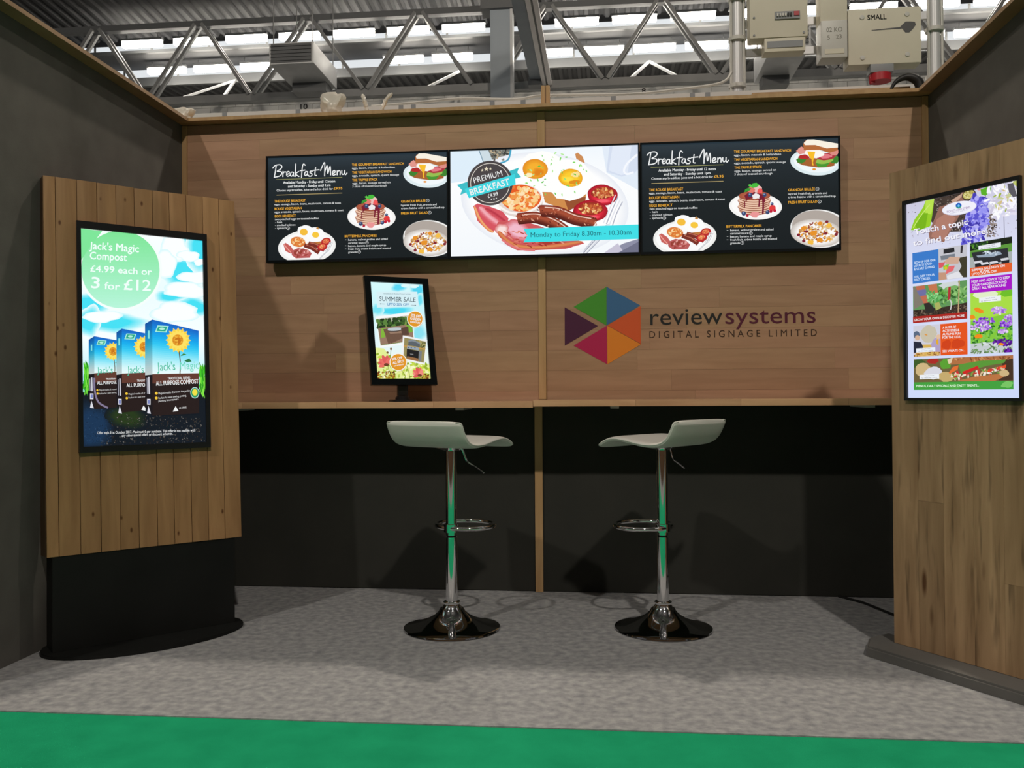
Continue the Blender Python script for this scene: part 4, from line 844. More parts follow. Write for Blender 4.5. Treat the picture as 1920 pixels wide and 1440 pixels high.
def draw_topics(c):
    """menu of a garden centre; traced at 6.545 px per photo pixel"""
    o = 1309
    c.pic('header_picture', 1)
    c.scat(quad_pt((100, 290), (1440, 60), (1450, 700), (110, 830)), 130, 9, 4, [(170, 160, 175), (120, 110, 110), (196, 190, 206), (90, 80, 76)])
    c.p([(430, 230), (880, 150), (830, 480), (760, 640), (560, 640), (390, 500)], (70, 58, 52)); c.scat(quad_pt((420, 240), (860, 160), (780, 620), (500, 640)), 240, 12, 6, [(40, 34, 32), (110, 98, 92), (150, 140, 134), (80, 66, 58)])
    c.p([(500, 330), (620, 300), (790, 160), (840, 170), (760, 420), (560, 760), (380, 720), (370, 640)], (150, 106, 92)); c.p([(640, 260), (800, 165), (790, 200), (680, 300)], (196, 160, 140)); c.p([(470, 480), (600, 400), (700, 470), (560, 740), (400, 690)], (176, 124, 108))
    c.p([(150, 600), (190, 480), (300, 330), (330, 250), (436, 232), (420, 380), (390, 560), (250, 610)], (150, 205, 40)); c.p([(330, 250), (436, 232), (400, 420), (330, 400)], (185, 226, 80)); c.p([(200, 540), (300, 400), (360, 400), (330, 580), (240, 610)], (120, 180, 26)); c.s_([(180, 570), (280, 420), (380, 300)], 10, (205, 236, 120))
    c.e(860, 200, 88, 66, (70, 56, 44), -20); c.e(858, 196, 74, 52, (190, 178, 96), -20); c.scat(ell_pt(858, 196, 60, 42), 40, 12, 8, [(214, 204, 130), (160, 146, 70), (226, 220, 160)])
    c.p([(1000, 140), (1130, 100), (1130, 170), (1060, 220), (1010, 200)], (90, 175, 40)); c.b(985, 140, 22, 14, (220, 150, 150))
    c.scat(quad_pt((1090, 420), (1200, 440), (1190, 720), (1080, 720)), 90, 16, 9, [(100, 84, 76), (70, 58, 52), (136, 120, 112), (160, 146, 140)])
    c.scat(quad_pt((920, 200), (1080, 260), (1100, 560), (800, 560)), 130, 34, 24, [(120, 116, 226), (90, 84, 206), (150, 148, 240), (70, 60, 180), (176, 172, 246)], .25); c.scat(quad_pt((800, 520), (1080, 520), (1050, 740), (790, 800)), 110, 30, 22, [(120, 116, 226), (90, 84, 206), (156, 152, 240), (64, 54, 170), (180, 176, 248)], .25)
    c.scat(quad_pt((1080, 130), (1420, 80), (1440, 460), (1160, 480)), 120, 50, 15, [(246, 244, 252), (226, 222, 238), (252, 252, 255), (206, 200, 220)], .2); c.scat(quad_pt((1140, 130), (1400, 90), (1400, 400), (1180, 420)), 18, 30, 12, [(160, 180, 70), (200, 206, 150), (214, 190, 130)]); c.p([(1330, 90), (1400, 76), (1446, 240), (1400, 250), (1350, 190)], (90, 88, 96)); c.p([(1390, 64), (1448, 50), (1448, 130), (1420, 110)], (190, 200, 110)); c.s_([(1290, 480), (1296, 740)], 8, (70, 62, 66))
    c.b(1082, 275, 40, 14, (255, 255, 255), .15, 12, -20)
    c.e(748, 356, 212, 82, (214, 212, 232), -7, 40); c.e(748, 353, 206, 76, (240, 240, 250), -7, 40); c.e(740, 326, 36, 34, (30, 90, 190), 0); c.p([(704, 336), (740, 350), (776, 330), (762, 355), (720, 360)], (60, 175, 110)); c.p([(722, 330), (740, 308), (758, 330), (740, 345)], (110, 200, 240))
    c.t('ROOTS AND STEMS', 600, 410, 884, 362, 26, (150, 120, 170), .01); c.t('GARDEN CENTRE', 640, 420, 860, 384, 9, (150, 140, 180))
    c.pic('lettering', 46)
    for dx, col in ((5, (120, 110, 140)), (0, (244, 243, 250))):
        c.t('Touch a topic', 205 + dx, 660 + dx, 856 + dx, 556 + dx, 66, col, .035); c.t('to find out more...', 190 + dx, 795 + dx, 1158 + dx, 664 + dx, 66, col, .035)
    # loyalty card tile
    q = [(176, 884), (846, 796), (848, 1195), (182, 1258)]
    c.pic('loyalty_tile', 44, q); c.p(q, (196, 196, 204)); c.p([(176, 884), (496, 846), (502, 1226), (182, 1258)], (58, 122, 202))
    c.p([(560, 850), (690, 830), (695, 885), (560, 905)], (40, 40, 44)); c.p([(770, 810), (800, 806), (790, 900), (765, 905)], (60, 56, 60)); c.p([(520, 930), (700, 905), (700, 960), (530, 980)], (120, 126, 136)); c.p([(740, 960), (846, 940), (848, 1195), (800, 1195), (750, 1120), (780, 1060)], (64, 60, 44)); c.p([(560, 1000), (640, 940), (760, 950), (740, 1030), (600, 1030)], (206, 168, 146)); c.p([(500, 1130), (590, 1130), (600, 1210), (502, 1224)], (196, 150, 124)); c.p([(500, 1010), (580, 1005), (560, 1060), (505, 1080)], (216, 90, 100)); c.p([(600, 1060), (700, 1050), (680, 1110), (590, 1150)], (226, 104, 110)); c.p([(555, 1050), (630, 1030), (610, 1090), (560, 1100)], (130, 206, 50)); c.e(588, 1076, 18, 18, (226, 190, 40)); c.p([(600, 1170), (740, 1120), (800, 1195), (610, 1215)], (226, 226, 232))
    lc = (214, 232, 252); c.clip = None
    for s_, y0, y1, x1 in (('SIGN UP FOR OUR', 1016, 986, 464), ('LOYALTY CARD', 1056, 1028, 418), ('& START SAVING', 1096, 1068, 448), ('10% OFF YOUR', 1188, 1164, 452), ('FIRST ORDER', 1226, 1206, 398)): c.t(s_, 200, y0, x1, y1, 27, lc, .03)
    # summer sale tile
    q = [(882, 788), (1390, 722), (1392, 1140), (884, 1190)]
    c.pic('furniture_tile', 44, q); c.p(q, (92, 150, 60)); c.p([(882, 788), (1390, 722), (1390, 800), (884, 880)], (26, 34, 22)); c.scat(quad_pt((890, 800), (1100, 770), (1100, 840), (890, 870)), 30, 24, 14, [(60, 110, 40), (90, 150, 50), (30, 60, 30)]); c.p([(884, 960), (1390, 900), (1390, 1060), (884, 1090)], (168, 176, 176))
    c.p([(900, 900), (1340, 856), (1350, 1000), (1180, 1040), (940, 1020)], (44, 46, 52)); c.p([(960, 940), (1250, 900), (1270, 930), (1160, 960), (980, 960)], (150, 166, 184)); c.scat(quad_pt((1020, 900), (1220, 880), (1230, 930), (1040, 940)), 20, 9, 14, [(220, 230, 240), (180, 196, 214)])
    for x, y in ((930, 1010), (1010, 1030), (1250, 985), (1120, 1020)): c.p([(x, y), (x + 90, y - 12), (x + 110, y + 12), (x + 14, y + 26)], (214, 216, 224)); c.p([(x + 14, y + 26), (x + 110, y + 12), (x + 108, y + 60), (x + 16, y + 70)], (36, 38, 44))
    c.p([(884, 1086), (1390, 1034), (1392, 1140), (884, 1190)], (228, 96, 46)); c.clip = None; c.p([(985, 822), (1256, 786), (1258, 840), (987, 872)], (236, 238, 246)); c.t('Touch here', 1060, 832, 1184, 816, 13, (90, 90, 100)); c.t('to discover more', 1014, 860, 1206, 836, 13, (90, 90, 100))
    c.t('SUMMER SALE NOW ON', 906, 1128, 1306, 1082, 27, WH, .03); c.t('UPTO', 908, 1176, 1000, 1168, 27, WH, .03); c.t('50%', 1012, 1166, 1130, 1152, 42, WH, .03); c.t('OFF', 1140, 1152, 1210, 1144, 27, WH, .03)
    # flowers tile
    q = [(886, 1216), (1394, 1170), (1406, 803 + o), (898, 818 + o)]
    c.pic('flower_tile', 44, q); c.p(q, (130, 200, 60)); c.p([(886, 60 + o), (1400, 40 + o), (1402, 330 + o), (890, 420 + o)], (168, 220, 70)); c.b(1080, 90 + o, 160, 60, (226, 238, 200), .2); c.b(1330, 80 + o, 80, 60, (110, 190, 40), .2)
    c.scat(quad_pt((895, 430 + o), (1400, 420 + o), (1404, 700 + o), (898, 700 + o)), 150, 22, 11, [(60, 140, 40), (90, 170, 60), (40, 110, 34), (130, 200, 90)]); c.p([(898, 690 + o), (1404, 670 + o), (1406, 803 + o), (898, 818 + o)], (196, 204, 206)); c.scat(quad_pt((900, 690 + o), (1400, 680 + o), (1400, 800 + o), (900, 810 + o)), 46, 8, 30, [(110, 150, 90), (220, 226, 230), (90, 120, 80)])
    for cx, cy, rx, ry, pal in ((1060, 420 + o, 125, 42, 0), (1230, 300 + o, 90, 40, 1), (1330, 460 + o, 75, 40, 0), (1020, 500 + o, 120, 40, 1), (1360, 390 + o, 50, 30, 1), (1280, 680 + o, 130, 40, 2), (1360, 790 + o, 50, 24, 2), (1290, 550 + o, 50, 18, 1)):
        c.scat(ell_pt(cx, cy, rx, ry), 46, 19, 12, [[(140, 70, 210), (170, 110, 226), (110, 40, 190), (206, 170, 240)], [(180, 130, 226), (206, 170, 236), (150, 96, 206), (230, 210, 246)], [(90, 20, 150), (120, 40, 180), (70, 14, 120)]][pal], .2)
    for x, y, rx, ry, a in ((1000, 292 + o, 64, 26, 25), (915, 370 + o, 40, 26, 0), (998, 605 + o, 52, 26, 0), (1270, 705 + o, 34, 16, 0)): c.b(x, y, rx, ry, (240, 140, 26), .15, 16, a)
    c.p([(886, 1216), (1394, 1170), (1396, 50 + o), (888, 84 + o)], (168, 20, 200)); c.clip = None; c.p([(1000, 140 + o), (1264, 116 + o), (1266, 182 + o), (1002, 200 + o)], (236, 240, 244)); c.t('Touch here', 1070, 158 + o, 1196, 144 + o, 13, (90, 90, 100)); c.t('to discover more', 1024, 188 + o, 1216, 168 + o, 13, (90, 90, 100))
    c.t('HELP AND ADVICE TO KEEP', 910, 1266, 1368, 1226, 29, WH, .03); c.t('YOUR GARDEN LOOKING', 912, 1312, 1332, 1274, 29, WH, .03); c.t('GREAT ALL YEAR ROUND', 914, 1354, 1328, 1316, 29, WH, .03)
    # grow your own tile
    q = [(186, 1290), (848, 1228), (853, 388 + o), (190, 428 + o)]
    c.pic('gardening_tile', 44, q); c.p(q, (96, 150, 90)); c.b(640, 1290, 120, 60, (206, 214, 214), .2); c.b(700, 1360, 160, 60, (120, 176, 100), .2); c.scat(quad_pt((380, 1340), (840, 1300), (850, 180 + o), (400, 220 + o)), 90, 24, 12, [(70, 130, 50), (100, 165, 70), (50, 100, 44), (150, 200, 120)]); c.p([(190, 270 + o), (500, 250 + o), (853, 190 + o), (853, 320 + o), (190, 350 + o)], (58, 46, 38)); c.scat(quad_pt((200, 280 + o), (850, 220 + o), (850, 310 + o), (200, 340 + o)), 90, 14, 7, [(90, 74, 60), (40, 30, 26), (120, 104, 88)])
    c.p([(186, 1290), (260, 1330), (330, 190 + o), (200, 260 + o)], (128, 122, 110)); c.p([(215, 1288), (330, 1280), (380, 190 + o), (320, 190 + o)], (190, 108, 80)); c.p([(230, 1340), (345, 1325), (360, 1400), (270, 1410)], (110, 110, 160)); c.p([(370, 1276), (480, 1262), (500, 110 + o), (410, 100 + o)], (196, 116, 78)); c.p([(320, 190 + o), (390, 180 + o), (460, 260 + o), (440, 310 + o), (350, 300 + o)], (46, 42, 40)); c.p([(450, 190 + o), (510, 180 + o), (540, 250 + o), (470, 280 + o)], (170, 176, 96))
    c.scat(ell_pt(440, 110 + o, 90, 70), 40, 30, 9, [(110, 190, 110), (80, 160, 80), (160, 220, 150)]); c.s_([(638, 8 + o), (632, 150 + o)], 30, (176, 50, 56)); c.s_([(640, 150 + o), (660, 200 + o), (650, 270 + o)], 14, (206, 206, 206)); c.s_([(755, 1235), (745, 320 + o)], 14, (190, 160, 120))
    c.p([(188, 350 + o), (852, 306 + o), (853, 388 + o), (190, 428 + o)], (170, 36, 30)); c.clip = None; c.t('GROW YOUR OWN & DISCOVER MORE', 204, 404 + o, 820, 362 + o, 27, WH, .03)
    # activities tile
    q = [(192, 462 + o), (853, 428 + o), (860, 820 + o), (198, 836 + o)]
    c.pic('activities_tile', 44, q); c.p(q, (206, 206, 220)); c.b(380, 560 + o, 100, 110, (200, 192, 170), .08); c.p([(300, 690 + o), (480, 690 + o), (520, 836 + o), (200, 836 + o)], (214, 176, 90)); c.scat(quad_pt((200, 780 + o), (520, 770 + o), (524, 830 + o), (200, 834 + o)), 50, 14, 8, [(200, 150, 80), (226, 180, 110), (150, 100, 50)]); c.b(234, 570 + o, 40, 44, (90, 104, 130), .06); c.e(244, 606 + o, 30, 32, (214, 176, 150)); c.p([(196, 650 + o), (290, 660 + o), (316, 720 + o), (300, 780 + o), (198, 790 + o)], (36, 40, 60)); c.p([(410, 690 + o), (440, 630 + o), (524, 570 + o), (526, 780 + o), (440, 780 + o)], (176, 160, 196)); c.b(500, 600 + o, 26, 30, (226, 190, 160), .1); c.p([(470, 640 + o), (500, 620 + o), (505, 700 + o), (480, 690 + o)], (226, 170, 50)); c.e(350, 572 + o, 20, 8, (220, 150, 70), 20)
    c.p([(524, 446 + o), (853, 428 + o), (860, 820 + o), (530, 826 + o)], (228, 84, 28)); c.b(600, 700 + o, 60, 60, (208, 66, 24), .2); c.b(740, 690 + o, 80, 60, (208, 66, 24), .2); c.clip = None
    for s_, y0, y1, x1 in (('A BUZZ OF', 504, 496, 718), ('ACTIVITIES &', 542, 536, 758), ('AUTUMN FUN', 584, 578, 770), ('FOR THE KIDS', 624, 618, 770)): c.t(s_, 554, y0 + o, x1, y1 + o, 27, WH, .03)
    c.t('SEE WHATS ON...', 556, 788 + o, 830, 780 + o, 25, WH, .03); c.p([(230, 736 + o), (464, 726 + o), (466, 776 + o), (232, 786 + o)], (232, 238, 248)); c.t('Touch here', 290, 752 + o, 404, 746 + o, 12, (90, 90, 100)); c.t('to discover more', 256, 776 + o, 436, 766 + o, 12, (90, 90, 100))
    # sandwich tile
    q = [(200, 868 + o), (1410, 838 + o), (1417, 1248 + o), (204, 1240 + o)]
    c.pic('menu_tile', 44, q); c.p(q, (110, 96, 60)); c.b(260, 920 + o, 90, 60, (60, 90, 40), .2); c.b(440, 890 + o, 70, 36, (170, 40, 36), .15); c.b(590, 930 + o, 70, 60, (90, 160, 50), .2); c.b(320, 1000 + o, 100, 80, (206, 180, 130), .15); c.b(440, 1040 + o, 110, 80, (216, 216, 226), .1); c.b(600, 1090 + o, 100, 60, (196, 170, 110), .15); c.p([(1300, 850 + o), (1410, 840 + o), (1412, 1140 + o), (1240, 1140 + o)], (70, 50, 36))
    c.p([(610, 880 + o), (680, 850 + o), (1410, 838 + o), (1410, 880 + o), (900, 930 + o), (640, 940 + o)], (176, 112, 66)); c.p([(610, 880 + o), (680, 850 + o), (660, 920 + o), (630, 930 + o)], (226, 206, 170)); c.scat(quad_pt((690, 860 + o), (1380, 850 + o), (1380, 880 + o), (720, 910 + o)), 40, 18, 8, [(150, 90, 50), (206, 150, 100), (130, 76, 44)])
    c.p([(750, 940 + o), (1000, 900 + o), (1330, 890 + o), (1300, 930 + o), (1100, 960 + o), (780, 1050 + o)], (90, 150, 56)); c.p([(630, 1040 + o), (680, 970 + o), (750, 950 + o), (740, 1000 + o), (650, 1050 + o)], (226, 110, 50)); c.p([(790, 1030 + o), (980, 960 + o), (1000, 990 + o), (820, 1060 + o)], (206, 36, 36)); c.p([(1020, 1030 + o), (1330, 950 + o), (1320, 990 + o), (1080, 1050 + o)], (226, 80, 44)); c.p([(690, 1050 + o), (740, 1010 + o), (770, 1080 + o), (720, 1110 + o)], (210, 40, 44)); c.scat(quad_pt((640, 1070 + o), (1300, 980 + o), (1340, 1060 + o), (700, 1120 + o)), 46, 34, 12, [(236, 220, 200), (220, 190, 150), (196, 60, 50), (240, 236, 226), (120, 160, 70)]); c.p([(720, 1140 + o), (940, 1090 + o), (1250, 1060 + o), (1300, 1100 + o), (1180, 1150 + o)], (186, 116, 66)); c.b(1300, 1050 + o, 60, 40, (206, 180, 130), .2)
    c.p([(203, 1148 + o), (1416, 1146 + o), (1417, 1248 + o), (204, 1240 + o)], (66, 160, 62)); c.b(700, 1200 + o, 120, 30, (84, 172, 74), .2); c.b(1340, 1190 + o, 70, 40, (120, 196, 100), .2); c.clip = None; c.t('MENUS, DAILY SPECIALS AND TASTY TREATS...', 236, 1206 + o, 1000, 1208 + o, 26, (226, 246, 220), .03); c.p([(272, 1058 + o), (514, 1050 + o), (516, 1106 + o), (274, 1112 + o)], (236, 240, 246)); c.t('Touch here', 336, 1076 + o, 452, 1072 + o, 12, (90, 90, 100)); c.t('to discover more', 300, 1102 + o, 490, 1096 + o, 12, (90, 90, 100))

# ------------------------------------------------------------------ three wall screens
SX0, SX1, SZ0, SZ1 = 0.4888, 3.381, 1.695, 2.252
cw = (SX1 - SX0) / 3
bl, bt, bb = 0.0085, 0.0085, 0.013
sw, sh = cw - 0.002 - 2 * bl, SZ1 - SZ0 - bt - bb
def wall_display(i, label, cols):
    t = thing('wall_display', label, 'screen', (SX0 + cw * (i + 0.5), -0.080, SZ0 + bb), 0, 'screens on the plank wall')
    frame(t, sw, sh, bl, bl, bt, bb, 0.042)
    MB().box(-0.25, 0.25, 0.0425, 0.0695, sh / 2 - 0.12, sh / 2 + 0.12).build('wall_mount', 'black_matt', t)
    return t, screen(t, sw, sh, cols)
dark = [(0, (42, 55, 64)), (0.12, (30, 40, 47)), (0.5, (21, 29, 33)), (1, (18, 25, 29))]
t0, s0 = wall_display(0, 'dark breakfast menu screen at the left end of the wall screens', dark)
random.seed(11)
cv = Canvas([(88, 168), (1797, 128), (1806, 1120), (100, 1140)], sw, sh); draw_menu(cv); cv.build(s0)
t2, s2 = wall_display(2, 'dark breakfast menu screen at the right end of the wall screens', dark)
for ch in list(s0.children):
    c2 = ch.copy(); C.objects.link(c2); c2.parent = s2
t1, s1 = wall_display(1, 'bright premium breakfast screen in the middle of the wall screens', [(0, (240, 247, 253)), (0.3, (252, 253, 254)), (1, (244, 248, 252))])
cv = Canvas([(75, 122), (1838, 68), (1835, 1088), (85, 1112)], sw, sh); draw_premium(cv); cv.build(s1)

# ------------------------------------------------------------------ logo on the wall
lg = thing('wall_logo', 'hexagon logo with company lettering on the plank wall', 'logo', (2.66, -0.0112, 1.12))
def vinyl(name, fn):
    c = Canvas([(55.6, 26.6), (1873.2, -8.7), (1879.3, 624.6), (59.6, 640.0)], 1.32, 0.46, 'vinyl'); c.pic(name); fn(c); c.build(lg, (0, 0, 0))
G = {'green': (74, 158, 48), 'blue': (62, 110, 158), 'orange_red': (225, 92, 44), 'orange': (240, 140, 40), 'magenta': (190, 30, 86), 'purple': (78, 26, 62)}
T6 = [('green', [(388, 64), (388, 326), (165, 200)]), ('blue', [(389, 64), (617, 190), (389, 326)]), ('orange_red', [(620, 196), (622, 452), (394, 326)]), ('orange', [(393, 328), (622, 455), (395, 590)]), ('magenta', [(391, 328), (393, 590), (165, 463)]), ('purple', [(104, 203), (330, 330), (105, 463)])]
for nm, P in T6: vinyl('triangle', lambda c, P=P, nm=nm: c.p(P, G[nm]))
vinyl('lettering', lambda c: c.t('review', 686, 324, 1176, 316, 112, (34, 34, 34), 0.0).t('systems', 1196, 316, 1810, 308, 112, (92, 26, 52), 0.0))
vinyl('lettering', lambda c: c.t('D I G I T A L   S I G N A G E   L I M I T E D', 680, 412, 1818, 398, 46, (62, 40, 28), 0.0))

# ------------------------------------------------------------------ monitor on the worktop
YW, TL_ = 0.546, 0.2355
t = thing('desk_monitor', 'black portrait monitor showing a summer sale, standing on the worktop', 'monitor', (1.252, -0.235, 0.973), YW)
MB().prism([(0.062 * math.copysign(abs(math.cos(a)) ** .5, math.cos(a)), 0.02 + 0.062 * math.copysign(abs(math.sin(a)) ** .5, math.sin(a))) for a in [2 * PI * k / 24 for k in range(24)]], 0.0006, 0.010, 0.003).build('base', 'black', t)
MB().prism([(0.036 * math.cos(a), 0.02 + 0.036 * math.sin(a)) for a in [2 * PI * k / 20 for k in range(20)]], 0.0102, 0.028, 0.006).build('pivot', 'black', t)
MB().box(-0.026, 0.026, 0.010, 0.032, 0.0285, 0.19, 0.004).build('neck', 'black', t)
mb = MB(); w_, h_ = 0.2728, 0.4978
fr = frame(t, w_, h_, 0.0315, 0.0315, 0.0305, 0.0315, 0.022, 0.003); fr.name = 'frame'
fr.location = (0, -0.012, 0.113); fr.rotation_euler = (-TL_, 0, 0)
sc = screen(t, w_, h_, [(0, (214, 250, 252)), (0.25, (200, 244, 250)), (0.6, (226, 246, 250)), (1, (240, 246, 230))]); sc.location = fr.location; sc.rotation_euler = fr.rotation_euler
cv = Canvas([(182, 157), (727, 185), (812, 1163), (262, 1163)], w_, h_); draw_summer(cv); cv.build(sc)

# ------------------------------------------------------------------ left totem
YW = 0.775
t = thing('advertising_totem', 'pine plank totem with a compost advert screen on a black pedestal', 'kiosk', (0.362, -1.008, 0), YW)
el = [(0.40 * math.cos(a), 0.222 * math.sin(a)) for a in [2 * PI * k / 56 for k in range(56)]]
bp = MB().prism([(x - 0.003, y + 0.038) for x, y in el], 0.0005, 0.014, 0.004).build('base_plate', 'black_matt', t)
MB().box(-0.365, 0.355, 0.004, 0.115, 0.0145, 0.40).build('pedestal', 'black_matt', t)
TI = 0.0505
en = MB().box(-0.3855, 0.3855, 0.0135, 0.119, 0.0, 1.499).build('enclosure', 'pine_dark', t); en.location = (0, 0, 0.3855); en.rotation_euler = (-TI, 0, 0)
xs = [-0.3855, -0.342, -0.264, -0.189, -0.116, -0.044, 0.029, 0.098, 0.170, 0.241, 0.312, 0.3855]
rr = random.Random(5)
for a, b in zip(xs[:-1], xs[1:]):
    o = box_obj('plank', 'pine', a + 0.0011, b - 0.0011, -0.0005 + rr.uniform(-0.0012, 0.0012), 0.0133, 0.0, 1.4995 + rr.uniform(-0.002, 0.001), en, 0.0012)
fr = frame(t, 0.487, 0.877, 0.016, 0.018, 0.030, 0.024, 0.0118, 0.004, 'black'); fr.location = (-0.010, -0.0148, 0.3855 + 0.424); fr.rotation_euler = (-TI, 0, 0)
off = 0.424; fr.location = (-0.010, -0.0148 + math.sin(TI) * off, 0.3855 + math.cos(TI) * off)
sc = screen(t, 0.487, 0.877, [(0, (250, 255, 255)), (0.25, (236, 253, 255)), (0.5, (248, 255, 255)), (0.72, (170, 240, 255)), (0.78, (120, 220, 120)), (0.8, (20, 30, 40)), (1, (20, 30, 40))]); sc.location = fr.location; sc.rotation_euler = fr.rotation_euler
cv = Canvas([(290, 308), (898, 365), (912, 1350), (305, 1385)], 0.487, 0.877); draw_compost(cv); cv.build(sc)

# ------------------------------------------------------------------ right totem
YW = -0.965; P0 = Vector((3.339, -0.933, 0)); a_ = Vector((math.cos(YW), math.sin(YW), 0))
t = thing('advertising_totem', 'rustic oak laminate totem with a garden centre touchscreen on a grey plinth', 'kiosk', P0 + a_ * 0.30, YW)
MB().prism([(-0.405, -0.015), (-0.325, -0.128), (0.36, -0.128), (0.36, 0.10), (-0.405, 0.10)], 0.0005, 0.040, 0.008).build('plinth', 'plinth_grey', t)
bd = MB().box(-0.30, 0.30, 0.0125, 0.098, 0.0405, 1.856).build('carcass', 'rustic', t)
us = [-0.30, -0.19, -0.085, 0.03, 0.14, 0.235, 0.30]
for i, (a, b) in enumerate(zip(us[:-1], us[1:])):
    cuts = [0.041, 1.856]
    if i == 1: cuts = [0.041, 0.60, 1.856]
    if i == 3: cuts = [0.041, 1.856]
    if i == 4: cuts = [0.041, 0.35, 1.856]
    for z0_, z1_ in zip(cuts[:-1], cuts[1:]): box_obj('plank', 'rustic', a + 0.0003, b - 0.0003, 0.0, 0.0123, z0_ + 0.0003, z1_ - 0.0003, bd)
fr = frame(t, 0.428, 0.732, 0.013, 0.010, 0.015, 0.010, -0.0006, 0.016, 'black'); fr.location = (-0.30 + 0.2935, -0.001, 0.985)
sc = screen(t, 0.428, 0.732, [(0, (206, 204, 226)), (0.3, (216, 220, 244)), (1, (206, 218, 250))]); sc.location = (-0.0065, -0.0145, 0.985)
random.seed(21)
cv = Canvas([(88, 290), (1448, 48), (1492, 2664), (125, 2644)], 0.428, 0.732); draw_topics(cv); cv.build(sc)

# ------------------------------------------------------------------ floor cable
o = MB().tube(smooth_path([(3.37, -0.012, 0.0065), (3.40, -0.06, 0.0065), (3.451, -0.145, 0.0065), (3.488, -0.264, 0.0065), (3.53, -0.40, 0.0065), (3.60, -0.58, 0.0065), (3.66, -0.80, 0.0065)], 6), 0.006, 8).build('floor_cable', 'cable')
tag(o, 'black power cable lying on the carpet behind the oak totem', 'cable')

# ------------------------------------------------------------------ service poles and power boxes above the wall
def pole(x, y, label):
    t = thing('service_pole', label, 'pole', (x, y, -0.031))
    MB().tube([(0, 0, 0), (0, 0, 10.2)], 0.030, 14).build('tube', 'pole', t)
    for k in (-1, 1): MB().tube([(k * 0.034, -0.012, 2.45), (k * 0.036, -0.014, 2.8), (k * 0.034, -0.012, 3.3), (k * 0.035, -0.012, 4.0)], 0.008, 6).build('conduit', 'pale_plastic', t)
    for z in (2.72, 2.98, 3.2): MB().lathe([(0.030, z), (0.047, z), (0.047, z + 0.02), (0.030, z + 0.02)], 16).build('cable_tie', 'pale_plastic', t)
    return t
pole(2.977, 0.46, 'shiny metal service pole beside the fuse board')
pole(4.02, 0.46, 'shiny metal service pole in the corner above the right wall')
for z_, lab in ((2.86, 'lower metal mounting rail behind the power boxes'), (3.02, 'upper metal mounting rail behind the power boxes')):
    o = MB().box(3.008, 3.989, 0.4502, 0.470, z_, z_ + 0.04).build('mounting_rail', 'pole'); tag(o, lab, 'rail')
# fuse board
t = thing('fuse_board', 'tall cream fuse board with a row of breaker switches', 'power box', (3.18, 0.40, 2.918))
MB().box(-0.152, 0.152, -0.05, 0.05, 0.0, 0.46, 0.004).build('case', 'cream', t)
br = MB().box(-0.02, 0.11, -0.058, -0.0505, 0.095, 0.135).build('breaker_strip', 'grey_plastic', t)
for k in range(6): MB().box(-0.012 + k * 0.014, -0.003 + k * 0.014, -0.066, -0.0585, 0.108, 0.124).build('breaker_switch', 'ink' if k > 3 else 'pale_plastic', br)
MB().box(0.078, 0.106, -0.062, -0.0585, 0.11, 0.132).build('red_breaker', 'red_plastic', br)
for x, z in ((-0.13, 0.015), (0.13, 0.02), (-0.13, 0.11), (0.13, 0.44)): MB().lathe([(0.0, 0), (0.006, 0), (0.006, 0.004), (0.0, 0.004)], 10).build('screw', 'grey_plastic', t).matrix_local = Matrix.Translation((x, -0.0505, z)) @ Matrix.Rotation(PI / 2, 4, 'X')
MB().box(-0.075, 0.14, -0.045, 0.045, -0.075, -0.0005, 0.004).build('lower_hood', 'cream', t)
MB().box(-0.06, 0.125, -0.049, -0.0455, -0.055, -0.02).build('cable_slot', 'grey_plastic', t)
# hinged socket box
t = thing('socket_box', 'slim cream socket box with a hinged cover and pencilled numbers', 'power box', (3.465, 0.40, 2.79))
MB().box(-0.068, 0.072, -0.05, 0.05, 0.20, 0.46, 0.004).build('upper_case', 'cream', t)
MB().box(-0.055, 0.065, -0.058, -0.0505, 0.325, 0.385).build('window', 'grey_plastic', t)
mb = MB().box(-0.068, 0.068, -0.065, 0.05, 0.0, 0.199, 0.006); cvr = mb.build('hinged_cover', 'pale_plastic', t)
MB().box(-0.05, 0.05, -0.068, -0.0655, 0.02, 0.045).build('cover_latch', 'cream', cvr)
c = Canvas([(0, 0), (100, 0), (100, 100), (0, 100)], 0.12, 0.12, 'vinyl'); c.pic('lettering').t('02 KO', 16, 36, 84, 36, 20, (110, 108, 96)).t('5   23', 20, 70, 82, 66, 18, (120, 118, 106)); c.build(cvr, (0, -0.0656, 0.06))
# large box with socket
t = thing('power_box', 'large cream power box with a dark paddle mark and a red socket', 'power box', (3.727, 0.40, 2.750))
MB().box(-0.187, 0.187, -0.05, 0.05, 0.0, 0.298, 0.004).build('case', 'cream', t)
for x, z in ((-0.115, 0.252), (0.115, 0.258), (-0.115, 0.036), (0.115, 0.044)):
    s_ = MB().lathe([(0.0, 0.0), (0.012, 0.0), (0.012, 0.004), (0.0, 0.005)], 16).build('fixing_boss', 'pale_plastic', t); s_.matrix_local = Matrix.Translation((x, -0.0505, z)) @ Matrix.Rotation(PI / 2, 4, 'X')
c = Canvas([(160, 130), (1200, 95), (1200, 855), (165, 890)], 0.374, 0.298, 'vinyl'); c.pic('mark')
c.p([(495, 415), (900, 378), (935, 345), (980, 305), (1050, 305), (1110, 310), (1125, 350), (1080, 410), (1030, 455), (975, 455), (930, 400), (500, 424)], (72, 72, 72)); c.t('SMALL', 440, 276, 710, 268, 66, (96, 98, 90), .04); c.build(t, (0, -0.0508, 0))
so = MB().box(-0.075, 0.045, -0.055, 0.02, -0.045, -0.0005, 0.006).build('socket_shroud', 'grey_plastic', t)
MB().tube([(-0.055, -0.02, -0.095), (-0.06, -0.02, -0.06), (-0.05, -0.02, -0.048)], 0.016, 8).build('red_collar', 'red_plastic', so)
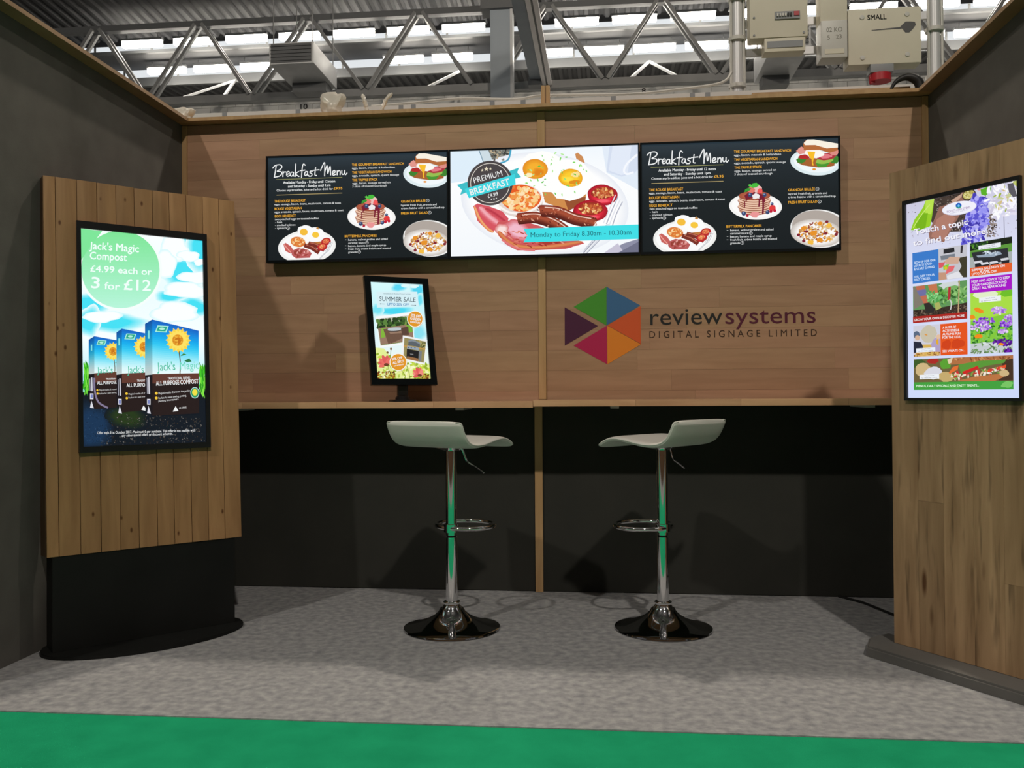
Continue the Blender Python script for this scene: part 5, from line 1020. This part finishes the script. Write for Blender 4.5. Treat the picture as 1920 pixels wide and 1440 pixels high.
mb = MB(); R0 = [(-0.015 + 0.056 * math.cos(a), -0.018 + 0.05 * math.sin(a)) for a in [2 * PI * k / 20 for k in range(20)]]
mb.prism(R0, -0.085, -0.0455).build('red_collar', 'red_plastic', so)
# black hose loop
o = MB().tube(smooth_path([(3.70, 0.20, 2.545), (3.735, 0.2, 2.60), (3.79, 0.2, 2.622), (3.84, 0.2, 2.60), (3.855, 0.2, 2.55), (3.85, 0.2, 2.50)], 6), [0.004 + 0.02 * min(1, i / 16) for i in range(31)], 10).build('hose_loop', 'cable')
tag(o, 'black hose loop poking up behind the right corner of the wall', 'hose')
# crumpled plastic wrap on the capping
def wrap(x0, x1, y0, z0, h, seed, label):
    r = random.Random(seed); mb = MB(); bm2 = mb.bm; bmesh.ops.create_icosphere(bm2, subdivisions=3, radius=0.5)
    for v in bm2.verts:
        q = 1 + 0.28 * math.sin(v.co.x * 9 + seed) * math.cos(v.co.z * 8 + seed) + r.uniform(-0.09, 0.09)
        v.co = Vector((v.co.x * (x1 - x0) * q, v.co.y * 0.07 * q, max(v.co.z * h * q, -h * 0.46) + h * 0.46))
    o = mb.build('plastic_wrap', 'wrap'); o.location = ((x0 + x1) / 2, y0, z0); return tag(o, label, 'plastic wrap')
wrap(0.75, 0.88, 0.02, H + 0.0065, 0.14, 1, 'crumpled clear plastic wrap on the wall top near the number 10')
wrap(-0.05, 0.06, 0.0, H + 0.0065, 0.085, 4, 'crumpled clear plastic wrap in the left corner of the wall top')
for x, dx, lab in ((1.01, -0.03, 'upright twist of pale packing tape on the wall top'), (1.07, 0.07, 'slanting twist of pale packing tape on the wall top')):
    o = MB().tube(smooth_path([(x, 0.0, H + 0.012), (x + dx * .3, 0.01, H + 0.05), (x + dx * .6, 0.0, H + 0.09), (x + dx, 0.01, H + 0.12)], 4), [0.006, 0.012, 0.009, 0.013, 0.008, 0.012, 0.01, 0.013, 0.008, 0.01, 0.012, 0.008, 0.006][:13], 6, smooth=False).build('tape_twist', 'wrap'); tag(o, lab, 'tape')
